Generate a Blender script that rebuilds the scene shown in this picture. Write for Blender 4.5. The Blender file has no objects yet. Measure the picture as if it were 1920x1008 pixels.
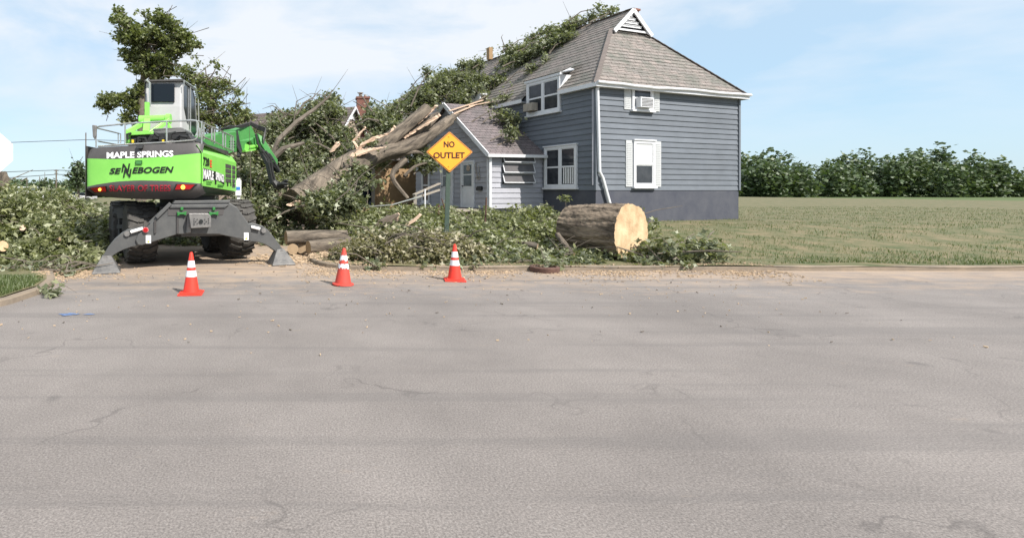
import bpy, bmesh, math, random
import numpy as np
from mathutils import Vector, Matrix
R_ = math.radians
random.seed(7)
rng = np.random.default_rng(11)
V = Vector
C = bpy.context.scene.collection
sc = bpy.context.scene

# ------------------------------------------------------------------ camera, sky, sun
FP = 1000.0            # focal length in pixels of a 1920 wide frame
HZ = 358.0             # row of the horizon
CH = 1.75              # camera height
cam = bpy.data.cameras.new('camera'); co = bpy.data.objects.new('camera', cam); C.objects.link(co)
co.location = (0, 0, CH); co.rotation_euler = (R_(90), 0, 0)
cam.sensor_width = 36; cam.lens = 36*FP/1920
cam.shift_x = 360/1920; cam.shift_y = -(504-HZ)/1920
cam.clip_start = .05; cam.clip_end = 3000
sc.camera = co
sc.view_settings.view_transform = 'Standard'; sc.view_settings.look = 'None'
sc.view_settings.gamma = 1; sc.view_settings.exposure = 0.60

SUN_EL = R_(46)
sdir = V((.66*math.cos(SUN_EL), -.75*math.cos(SUN_EL), math.sin(SUN_EL)))
sun = bpy.data.lights.new('sun', 'SUN'); sun.energy = 4.7; sun.angle = R_(.5); sun.color = (1, .95, .87)
so = bpy.data.objects.new('sun', sun); C.objects.link(so); so.location = (20, -20, 30)
so.rotation_euler = sdir.to_track_quat('Z', 'Y').to_euler()

w = bpy.data.worlds.new("World"); sc.world = w; w.use_nodes = True
nt = w.node_tree; nt.nodes.clear()
wo = nt.nodes.new('ShaderNodeOutputWorld'); bg = nt.nodes.new('ShaderNodeBackground')
sky = nt.nodes.new('ShaderNodeTexSky'); sky.sky_type = 'NISHITA'; sky.sun_disc = False
sky.sun_elevation = SUN_EL; sky.sun_rotation = math.atan2(.66, -.75)
sky.air_density = 1.0; sky.dust_density = .6; sky.ozone_density = 1.6
tc = nt.nodes.new('ShaderNodeTexCoord'); mp = nt.nodes.new('ShaderNodeMapping')
mp.inputs['Scale'].default_value = (1, 1, 3.2)
ns = nt.nodes.new('ShaderNodeTexNoise'); ns.inputs['Scale'].default_value = 2.2; ns.inputs['Detail'].default_value = 7
ns.inputs['Roughness'].default_value = .55; ns.inputs['Distortion'].default_value = .4
cr = nt.nodes.new('ShaderNodeValToRGB'); cr.color_ramp.elements[0].position = .36; cr.color_ramp.elements[1].position = .70
cr.color_ramp.elements[0].color = (.16, .16, .16, 1); cr.color_ramp.elements[1].color = (.9, .9, .9, 1)
sep = nt.nodes.new('ShaderNodeSeparateXYZ'); mr = nt.nodes.new('ShaderNodeMapRange')
mr.inputs['From Min'].default_value = .05; mr.inputs['From Max'].default_value = .26
mr.inputs['To Min'].default_value = .42; mr.inputs['To Max'].default_value = 1.7
mu = nt.nodes.new('ShaderNodeMath'); mu.operation = 'MULTIPLY'; mu.use_clamp = True
mx = nt.nodes.new('ShaderNodeMix'); mx.data_type = 'RGBA'
mx.inputs['B'].default_value = (5.1, 5.4, 5.8, 1)
L = nt.links.new
L(tc.outputs['Generated'], mp.inputs['Vector']); L(mp.outputs['Vector'], ns.inputs['Vector'])
L(ns.outputs['Fac'], cr.inputs['Fac']); L(tc.outputs['Generated'], sep.inputs[0]); L(sep.outputs['Z'], mr.inputs['Value'])
L(cr.outputs['Color'], mu.inputs[0]); L(mr.outputs[0], mu.inputs[1]); L(mu.outputs[0], mx.inputs['Factor'])
tv = nt.nodes.new('ShaderNodeMix'); tv.data_type = 'RGBA'; tv.inputs['Factor'].default_value = .62; tv.inputs['B'].default_value = (2.7, 4.35, 5.7, 1)
L(sky.outputs[0], tv.inputs['A']); L(tv.outputs['Result'], mx.inputs['A']); L(mx.outputs['Result'], bg.inputs['Color'])
bg.inputs['Strength'].default_value = .115
L(bg.outputs[0], wo.inputs['Surface'])

# ------------------------------------------------------------------ helpers
def P(px, py, Y):                      # point at distance Y seen at (px,py) of the 1920 frame
    return V(((px-600)/FP*Y, Y, CH+(HZ-py)/FP*Y))
def G(px, py, z=0.0):                  # point on level z
    Y = FP*(CH-z)/(py-HZ)
    return V(((px-600)/FP*Y, Y, z))
def on_plane(px, py, o, d):            # point on the vertical plane through o along d
    r = (px-600)/FP
    # o.x + t d.x = r (o.y + t d.y)
    t = (r*o.y - o.x)/(d.x - r*d.y)
    p = o + d*t
    return V((p.x, p.y, CH+(HZ-py)/FP*p.y))

class MB:
    def __init__(s): s.v = []; s.f = []; s.uv = None
    def add(s, vs, fs):
        b = len(s.v); s.v += [V(v) for v in vs]; s.f += [tuple(i+b for i in f) for f in fs]; return s
    def box(s, c, a, b, d):            # centre and half vectors
        c, a, b, d = V(c), V(a), V(b), V(d)
        vs = [c+a*i+b*j+d*k for i in (-1, 1) for j in (-1, 1) for k in (-1, 1)]
        fs = [(0, 1, 3, 2), (4, 6, 7, 5), (0, 4, 5, 1), (2, 3, 7, 6), (0, 2, 6, 4), (1, 5, 7, 3)]
        return s.add(vs, fs)
    def cube(s, x0, x1, y0, y1, z0, z1):
        return s.box(((x0+x1)/2, (y0+y1)/2, (z0+z1)/2), ((x1-x0)/2, 0, 0), (0, (y1-y0)/2, 0), (0, 0, (z1-z0)/2))
    def bar(s, p, q, w_, h_=None, up=(0, 0, 1)):
        p, q = V(p), V(q); h_ = h_ or w_
        d = (q-p); l = d.length; d.normalize(); u = V(up)
        if abs(d.dot(u)) > .95: u = V((0, 1, 0))
        a = d.cross(u).normalized(); b = a.cross(d).normalized()
        return s.box((p+q)/2, d*l/2, a*w_/2, b*h_/2)
    def tube(s, path, rad, seg=8, cap=True, jit=0):
        path = [V(p) for p in path]; n = len(path)
        if not hasattr(rad, '__len__'): rad = [rad]*n
        rings = []; prev = None
        for i, p in enumerate(path):
            d = (path[min(i+1, n-1)]-path[max(i-1, 0)]).normalized()
            u = prev if prev is not None else (V((0, 0, 1)) if abs(d.z) < .9 else V((1, 0, 0)))
            a = (u - d*u.dot(d)).normalized(); b = d.cross(a); prev = a
            rings.append([p+(a*math.cos(t*2*math.pi/seg)+b*math.sin(t*2*math.pi/seg))*rad[i]*(1+random.uniform(-jit, jit)) for t in range(seg)])
        vs = [v for r in rings for v in r]; fs = []
        for i in range(n-1):
            for t in range(seg):
                t2 = (t+1) % seg
                fs.append((i*seg+t, i*seg+t2, (i+1)*seg+t2, (i+1)*seg+t))
        if cap: fs.append(tuple(range(seg-1, -1, -1))); fs.append(tuple((n-1)*seg+t for t in range(seg)))
        return s.add(vs, fs)
    def prism(s, poly, ext):
        poly = [V(p) for p in poly]; e = V(ext); n = len(poly)
        vs = poly+[p+e for p in poly]
        fs = [tuple(range(n)), tuple(range(2*n-1, n-1, -1))]+[(i, i+n, (i+1) % n+n, (i+1) % n) for i in range(n)]
        return s.add(vs, fs)
    def lathe(s, prof, c=(0, 0, 0), ax=(0, 0, 1), seg=24):
        c = V(c); ax = V(ax).normalized(); u = V((1, 0, 0)) if abs(ax.x) < .9 else V((0, 1, 0))
        a = (u-ax*u.dot(ax)).normalized(); b = ax.cross(a); n = len(prof)
        vs = [c+ax*h+(a*math.cos(t*2*math.pi/seg)+b*math.sin(t*2*math.pi/seg))*r for r, h in prof for t in range(seg)]
        fs = [(i*seg+t, i*seg+(t+1) % seg, (i+1)*seg+(t+1) % seg, (i+1)*seg+t) for i in range(n-1) for t in range(seg)]
        if prof[0][0] > .001: fs.append(tuple(range(seg-1, -1, -1)))
        if prof[-1][0] > .001: fs.append(tuple((n-1)*seg+t for t in range(seg)))
        return s.add(vs, fs)

def obj(name, mb, mat, parent=None, base=None, smooth=False, bevel=0, uv=None):
    o0 = V((0, 0, 0))
    if parent is not None:
        r = parent
        while r is not None: o0 += r.location; r = r.parent
    elif base is not None: o0 = V(base)
    me = bpy.data.meshes.new(name)
    me.from_pydata([v-o0 for v in mb.v], [], mb.f)
    if mat: me.materials.append(mat)
    bm = bmesh.new(); bm.from_mesh(me); bmesh.ops.recalc_face_normals(bm, faces=bm.faces)
    bm.to_mesh(me); bm.free()
    if mb.uv:
        ul = me.uv_layers.new(name='UVMap')
        for pl in me.polygons:
            for li in pl.loop_indices: ul.data[li].uv = mb.uv[me.loops[li].vertex_index]
    if smooth:
        me.shade_smooth()
        try: me.set_sharp_from_angle(angle=R_(40))
        except Exception: pass
    o = bpy.data.objects.new(name, me); C.objects.link(o)
    if parent is not None: o.parent = parent
    elif base is not None: o.location = o0
    if bevel:
        b = o.modifiers.new('bevel', 'BEVEL'); b.width = bevel; b.segments = 2; b.limit_method = 'ANGLE'; b.angle_limit = R_(35)
    return o
def thing(name, label, cat, loc, group=None):
    o = bpy.data.objects.new(name, None); C.objects.link(o); o.location = loc; o.empty_display_size = .2
    tag(o, label, cat, group); return o
def tag(o, label, cat, group=None, kind=None):
    if label: o['label'] = label
    if cat: o['category'] = cat
    if group: o['group'] = group
    if kind: o['kind'] = kind
    return o
def copy_tree(o, parent=None):
    c = o.copy(); C.objects.link(c)
    if parent is not None: c.parent = parent
    for ch in list(o.children): copy_tree(ch, c)
    return c

# ------------------------------------------------------------------ materials
def mat(name, col, rough=.6, col2=None, scale=6, detail=4, metal=0, bump=0, bscale=None, contrast=.5, spec=.5, stretch=None, emit=None, coord='Object'):
    m = bpy.data.materials.new(name); m.use_nodes = True; t = m.node_tree; b = t.nodes['Principled BSDF']
    b.inputs['Roughness'].default_value = rough; b.inputs['Metallic'].default_value = metal
    b.inputs['Specular IOR Level'].default_value = spec
    b.inputs['Base Color'].default_value = (*col, 1)
    tcn = t.nodes.new('ShaderNodeTexCoord'); src = tcn.outputs[coord]
    if stretch:
        mpn = t.nodes.new('ShaderNodeMapping'); mpn.inputs['Scale'].default_value = stretch
        t.links.new(src, mpn.inputs['Vector']); src = mpn.outputs[0]
    if col2 is not None:
        n = t.nodes.new('ShaderNodeTexNoise'); n.inputs['Scale'].default_value = scale; n.inputs['Detail'].default_value = detail
        n.inputs['Roughness'].default_value = .65
        r = t.nodes.new('ShaderNodeValToRGB'); r.color_ramp.elements[0].position = .5-contrast/2+.0; r.color_ramp.elements[1].position = .5+contrast/2
        r.color_ramp.elements[0].color = (*col, 1); r.color_ramp.elements[1].color = (*col2, 1)
        t.links.new(src, n.inputs['Vector']); t.links.new(n.outputs['Fac'], r.inputs['Fac']); t.links.new(r.outputs[0], b.inputs['Base Color'])
    if bump:
        n2 = t.nodes.new('ShaderNodeTexNoise'); n2.inputs['Scale'].default_value = bscale or scale; n2.inputs['Detail'].default_value = 5
        bp = t.nodes.new('ShaderNodeBump'); bp.inputs['Strength'].default_value = bump; bp.inputs['Distance'].default_value = .02
        t.links.new(src, n2.inputs['Vector']); t.links.new(n2.outputs['Fac'], bp.inputs['Height']); t.links.new(bp.outputs[0], b.inputs['Normal'])
    if emit:
        b.inputs['Emission Color'].default_value = (*emit[0], 1); b.inputs['Emission Strength'].default_value = emit[1]
    return m
def leaf_mat(name, c_dark, c_mid, c_pale, under, trans=.35):
    m = bpy.data.materials.new(name); m.use_nodes = True; t = m.node_tree; t.nodes.clear()
    out = t.nodes.new('ShaderNodeOutputMaterial'); g = t.nodes.new('ShaderNodeNewGeometry')
    r = t.nodes.new('ShaderNodeValToRGB'); e = r.color_ramp.elements
    e[0].position = 0; e[0].color = (*c_dark, 1); e[1].position = 1; e[1].color = (*c_pale, 1)
    x = e.new(.55); x.color = (*c_mid, 1)
    tcn = t.nodes.new('ShaderNodeTexCoord'); n = t.nodes.new('ShaderNodeTexNoise'); n.inputs['Scale'].default_value = 1.1; n.inputs['Detail'].default_value = 3
    t.links.new(tcn.outputs['Object'], n.inputs['Vector'])
    mmx = t.nodes.new('ShaderNodeMix'); mmx.inputs['Factor'].default_value = .38
    t.links.new(g.outputs['Random Per Island'], mmx.inputs['A']); t.links.new(n.outputs['Fac'], mmx.inputs['B'])
    t.links.new(mmx.outputs['Result'], r.inputs['Fac'])
    mc = t.nodes.new('ShaderNodeMix'); mc.data_type = 'RGBA'; mc.inputs['B'].default_value = (*under, 1)
    fm = t.nodes.new('ShaderNodeMath'); fm.operation = 'MULTIPLY'; fm.inputs[1].default_value = .75
    t.links.new(g.outputs['Backfacing'], fm.inputs[0]); t.links.new(fm.outputs[0], mc.inputs['Factor']); t.links.new(r.outputs[0], mc.inputs['A'])
    d = t.nodes.new('ShaderNodeBsdfPrincipled'); d.inputs['Roughness'].default_value = .48; d.inputs['Specular IOR Level'].default_value = .45
    tr = t.nodes.new('ShaderNodeBsdfTranslucent'); ms = t.nodes.new('ShaderNodeMixShader'); ms.inputs[0].default_value = trans
    hs = t.nodes.new('ShaderNodeMix'); hs.data_type = 'RGBA'; hs.blend_type = 'MULTIPLY'; hs.inputs['Factor'].default_value = 1; hs.inputs['B'].default_value = (1.1, 1.25, .45, 1)
    t.links.new(mc.outputs['Result'], d.inputs['Base Color']); t.links.new(mc.outputs['Result'], hs.inputs['A']); t.links.new(hs.outputs['Result'], tr.inputs[0])
    t.links.new(d.outputs[0], ms.inputs[1]); t.links.new(tr.outputs[0], ms.inputs[2]); t.links.new(ms.outputs[0], out.inputs[0])
    return m
M = {}
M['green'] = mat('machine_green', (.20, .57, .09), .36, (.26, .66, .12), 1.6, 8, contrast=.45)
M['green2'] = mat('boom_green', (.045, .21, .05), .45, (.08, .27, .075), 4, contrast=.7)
M['grey'] = mat('machine_grey', (.060, .055, .055), .5, (.085, .078, .076), 5, contrast=.6, bump=.08, bscale=40)
M['steel'] = mat('chassis_grey', (.058, .060, .063), .5, (.10, .10, .098), 4, 6, contrast=.5, bump=.1, bscale=30)
M['steel2'] = mat('worn_foot_steel', (.14, .135, .135), .45, (.23, .22, .21), 9, 6, contrast=.4, bump=.2, bscale=30, metal=.3)
M['foot'] = mat('scuffed_foot_steel', (.075, .074, .075), .5, (.17, .162, .155), 7, 7, contrast=.4, bump=.2, bscale=30, metal=.2)
M['cab'] = mat('cab_light_grey', (.42, .42, .43), .45, (.54, .53, .53), 1.6, 8, contrast=.5)
M['rail'] = mat('galvanised_rail', (.42, .43, .34), .35, (.6, .6, .62), 12, metal=.75)
M['black'] = mat('black_rubber', (.012, .012, .013), .55, (.03, .03, .03), 14)
M['tyre'] = mat('dusty_tyre', (.028, .026, .025), .8, (.085, .078, .07), 8, 6, contrast=.5, bump=.3, bscale=30)
M['glass'] = mat('dark_glass', (.010, .014, .020), .12, spec=.25)
M['brkt'] = mat('dark_green_paint', (.02, .16, .03), .5)
M['wglass'] = mat('window_glass', (.018, .021, .028), .08, (.05, .052, .06), 2.2, spec=.45, contrast=.3)
M['white'] = mat('white_paint', (.70, .71, .74), .5, (.60, .60, .62), 7, 5, contrast=.7, bump=.08, bscale=20)
M['whitep'] = mat('white_sticker', (.85, .85, .85), .4)
M['blackp'] = mat('black_print', (.01, .012, .012), .5)
M['red'] = mat('red_print', (.42, .02, .045), .5)
M['lampred'] = mat('red_lamp_lens', (.35, .008, .012), .2)
M['lampamber'] = mat('lit_lamp', (1, .5, .06), .3, emit=((1, .45, .05), 2.2))
M['yellow'] = mat('yellow_paint', (.75, .55, .03), .5)
M['sid'] = mat('slate_blue_siding', (.120, .136, .163), .75, (.153, .170, .197), 3, 6, contrast=.6, bump=.12, bscale=60, stretch=(.5, .5, 3))
M['sid2'] = mat('pale_grey_siding', (.33, .335, .38), .75, (.40, .40, .44), 3, 6, contrast=.6, bump=.12, bscale=60, stretch=(.5, .5, 3))
for k_ in ('sid', 'sid2'):               # boards painted at different times: slight difference from board to board
    t = M[k_].node_tree; b_ = t.nodes['Principled BSDF']; src = b_.inputs['Base Color'].links[0].from_socket
    g_ = t.nodes.new('ShaderNodeNewGeometry'); r_ = t.nodes.new('ShaderNodeMapRange'); r_.inputs['To Min'].default_value = .90; r_.inputs['To Max'].default_value = 1.08
    n_ = t.nodes.new('ShaderNodeTexNoise'); n_.inputs['Scale'].default_value = .7; n_.inputs['Detail'].default_value = 8; n_.inputs['Roughness'].default_value = .7
    r2 = t.nodes.new('ShaderNodeMapRange'); r2.inputs['From Min'].default_value = .3; r2.inputs['From Max'].default_value = .7; r2.inputs['To Min'].default_value = .84; r2.inputs['To Max'].default_value = 1.12
    m1 = t.nodes.new('ShaderNodeMath'); m1.operation = 'MULTIPLY'; v_ = t.nodes.new('ShaderNodeVectorMath'); v_.operation = 'SCALE'
    tc_ = t.nodes.new('ShaderNodeTexCoord'); t.links.new(tc_.outputs['Object'], n_.inputs['Vector']); t.links.new(n_.outputs['Fac'], r2.inputs['Value'])
    t.links.new(g_.outputs['Random Per Island'], r_.inputs['Value']); t.links.new(r_.outputs[0], m1.inputs[0]); t.links.new(r2.outputs[0], m1.inputs[1])
    t.links.new(src, v_.inputs[0]); t.links.new(m1.outputs[0], v_.inputs['Scale']); t.links.new(v_.outputs[0], b_.inputs['Base Color'])
M['gapd'] = mat('shadow_gap_board', (.03, .032, .045), .9)
M['shut'] = mat('shutter_pale', (.50, .51, .52), .6)
M['found'] = mat('dark_painted_foundation', (.045, .050, .072), .85, (.085, .088, .105), 1.8, 9, bump=.3, bscale=25)
def shingle(name, a, b, c, s=1.0):
    m = bpy.data.materials.new(name); m.use_nodes = True; t = m.node_tree; bs = t.nodes['Principled BSDF']; bs.inputs['Roughness'].default_value = .85
    uv = t.nodes.new('ShaderNodeUVMap'); br = t.nodes.new('ShaderNodeTexBrick')
    br.inputs['Scale'].default_value = 1; br.inputs['Brick Width'].default_value = .42*s; br.inputs['Row Height'].default_value = .25*s
    br.inputs['Mortar Size'].default_value = .012; br.inputs['Mortar Smooth'].default_value = .2; br.inputs['Bias'].default_value = 0
    br.inputs['Color1'].default_value = (*a, 1); br.inputs['Color2'].default_value = (*b, 1); br.inputs['Mortar'].default_value = (.05, .045, .04, 1)
    n = t.nodes.new('ShaderNodeTexNoise'); n.inputs['Scale'].default_value = .9; n.inputs['Detail'].default_value = 7; n.inputs['Roughness'].default_value = .7
    r = t.nodes.new('ShaderNodeValToRGB'); r.color_ramp.elements[0].position = .46; r.color_ramp.elements[1].position = .62
    mm = t.nodes.new('ShaderNodeMix'); mm.data_type = 'RGBA'; mm.inputs['B'].default_value = (*c, 1)
    f = t.nodes.new('ShaderNodeMath'); f.operation = 'MULTIPLY'; f.inputs[1].default_value = .85
    t.links.new(uv.outputs[0], br.inputs['Vector']); t.links.new(uv.outputs[0], n.inputs['Vector']); t.links.new(n.outputs['Fac'], r.inputs['Fac'])
    t.links.new(r.outputs[0], f.inputs[0]); t.links.new(f.outputs[0], mm.inputs['Factor']); t.links.new(br.outputs['Color'], mm.inputs['A'])
    n3 = t.nodes.new('ShaderNodeTexNoise'); n3.inputs['Scale'].default_value = 14; n3.inputs['Detail'].default_value = 4
    t.links.new(uv.outputs[0], n3.inputs['Vector'])
    m3 = t.nodes.new('ShaderNodeMix'); m3.data_type = 'RGBA'; m3.blend_type = 'OVERLAY'; m3.inputs['Factor'].default_value = .6
    t.links.new(mm.outputs['Result'], m3.inputs['A']); t.links.new(n3.outputs['Fac'], m3.inputs['B'])
    t.links.new(m3.outputs['Result'], bs.inputs['Base Color'])
    bp = t.nodes.new('ShaderNodeBump'); bp.inputs['Strength'].default_value = .5; bp.inputs['Distance'].default_value = .02; bp.invert = True
    t.links.new(br.outputs['Fac'], bp.inputs['Height']); t.links.new(bp.outputs[0], bs.inputs['Normal'])
    return m
M['roof'] = shingle('weathered_slate_shingles', (.25, .212, .195), (.190, .172, .160), (.118, .122, .105))
M['roof2'] = shingle('porch_shingles', (.19, .155, .16), (.14, .12, .125), (.10, .09, .09), .7)
M['roof3'] = shingle('brown_shingles', (.135, .105, .10), (.10, .08, .075), (.09, .075, .07))
M['capm'] = mat('ridge_cap_shingle', (.13, .11, .10), .9, (.20, .165, .15), 5)
M['tan'] = mat('tan_stucco', (.36, .235, .13), .85, (.30, .195, .105), 3, bump=.2, bscale=40)
M['beige'] = mat('beige_siding', (.42, .34, .27), .8, (.36, .29, .23), 3)
def brickm():
    m = bpy.data.materials.new('red_brick'); m.use_nodes = True; t = m.node_tree; bs = t.nodes['Principled BSDF']; bs.inputs['Roughness'].default_value = .9
    tcn = t.nodes.new('ShaderNodeTexCoord'); mpn = t.nodes.new('ShaderNodeMapping'); mpn.inputs['Rotation'].default_value = (R_(90), 0, R_(20))
    br = t.nodes.new('ShaderNodeTexBrick'); br.inputs['Scale'].default_value = 1; br.inputs['Brick Width'].default_value = .22; br.inputs['Row Height'].default_value = .08; br.inputs['Mortar Size'].default_value = .008
    br.inputs['Color1'].default_value = (.22, .07, .045, 1); br.inputs['Color2'].default_value = (.15, .05, .035, 1); br.inputs['Mortar'].default_value = (.2, .16, .14, 1)
    t.links.new(tcn.outputs['Object'], mpn.inputs[0]); t.links.new(mpn.outputs[0], br.inputs['Vector']); t.links.new(br.outputs['Color'], bs.inputs['Base Color']); return m
M['brick'] = brickm()
def barkm(name, a, b, scale=2.2, st=(1, 1, 1), disp=.9):
    m = bpy.data.materials.new(name); m.use_nodes = True; t = m.node_tree; bs = t.nodes['Principled BSDF']; bs.inputs['Roughness'].default_value = .9
    uv = t.nodes.new('ShaderNodeUVMap'); mpn = t.nodes.new('ShaderNodeMapping'); mpn.inputs['Scale'].default_value = st
    n = t.nodes.new('ShaderNodeTexNoise'); n.inputs['Scale'].default_value = scale; n.inputs['Detail'].default_value = 8; n.inputs['Roughness'].default_value = .68; n.inputs['Distortion'].default_value = .6
    r = t.nodes.new('ShaderNodeValToRGB'); r.color_ramp.elements[0].position = .36; r.color_ramp.elements[1].position = .62
    r.color_ramp.elements[0].color = (*a, 1); r.color_ramp.elements[1].color = (*b, 1)
    bp = t.nodes.new('ShaderNodeBump'); bp.inputs['Strength'].default_value = disp; bp.inputs['Distance'].default_value = .06
    t.links.new(uv.outputs[0], mpn.inputs[0]); t.links.new(mpn.outputs[0], n.inputs['Vector']); t.links.new(n.outputs['Fac'], r.inputs['Fac'])
    t.links.new(r.outputs[0], bs.inputs['Base Color']); t.links.new(n.outputs['Fac'], bp.inputs['Height']); t.links.new(bp.outputs[0], bs.inputs['Normal'])
    return m
# uv on bark: u across the girth in metres, v along the length
M['bark'] = barkm('grey_brown_bark', (.045, .036, .028), (.20, .162, .125), 2.6, (2.6, .55, 1), 1.0)
M['barkbig'] = barkm('furrowed_bark', (.050, .037, .027), (.29, .225, .165), 1.6, (5.5, 1.0, 1), 1.0)
M['twig'] = mat('twig_bark', (.085, .068, .054), .9, (.19, .16, .13), 5)
M['torn'] = mat('torn_fresh_wood', (.42, .28, .20), .8, (.70, .53, .40), 9, 6, bump=.5, bscale=20, contrast=.5, stretch=(1, 1, 4))
M['cut'] = mat('saw_cut_wood', (.40, .27, .15), .85, (.68, .50, .31), 2.2, 9, bump=.5, bscale=22, contrast=.30)
M['cutdull'] = mat('dull_cut_wood', (.30, .21, .13), .85, (.40, .29, .18), 5, 6, bump=.2, bscale=14)
M['chip'] = mat('wood_chips', (.30, .22, .15), .9, (.56, .42, .28), 9, 5)
M['plank'] = mat('weathered_plank', (.24, .21, .18), .85, (.36, .32, .27), 8, 5)
M['cone'] = mat('cone_orange', (.86, .045, .022), .5, (.62, .04, .025), 9, 6, contrast=.35)
M['coneold'] = mat('dirty_cone_orange', (.62, .055, .035), .65, (.42, .06, .045), 12, 6, contrast=.4)
M['refl'] = mat('reflective_collar', (.80, .80, .82), .35, (.68, .68, .70), 20, 5, contrast=.4)
M['signy'] = mat('amber_sign_face', (.88, .36, .025), .42, (.92, .40, .03), 6)
M['postg'] = mat('green_sign_post', (.035, .06, .045), .55, (.06, .09, .07), 12)
M['sheet'] = mat('white_sign_back', (.82, .82, .84), .4)
M['concrete'] = mat('concrete', (.15, .125, .10), .9, (.29, .225, .165), 2, 9, bump=.3, bscale=40)
M['rust'] = mat('rusty_iron', (.07, .035, .028), .85, (.14, .075, .055), 12, 6, bump=.4, bscale=40)
M['leaf_f'] = leaf_mat('fallen_maple_leaf', (.042, .052, .026), (.112, .128, .066), (.28, .29, .165), (.34, .355, .25), .24)
M['leaf_w'] = leaf_mat('wilting_maple_leaf', (.075, .075, .032), (.175, .165, .085), (.42, .36, .23), (.42, .38, .28), .22)
M['leaf_l'] = leaf_mat('bright_maple_leaf', (.048, .060, .025), (.140, .155, .068), (.33, .335, .17), (.36, .37, .24), .26)
M['leaf_s'] = leaf_mat('standing_tree_leaf', (.055, .072, .030), (.130, .155, .060), (.29, .30, .12), (.25, .27, .15), .32)
M['leaf_d'] = leaf_mat('distant_leaf', (.05, .08, .035), (.08, .12, .05), (.13, .17, .08), (.13, .16, .10), .2)
M['leaf_g'] = leaf_mat('grass_blade', (.045, .075, .018), (.085, .125, .035), (.19, .20, .085), (.12, .15, .06), .3)

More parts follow.
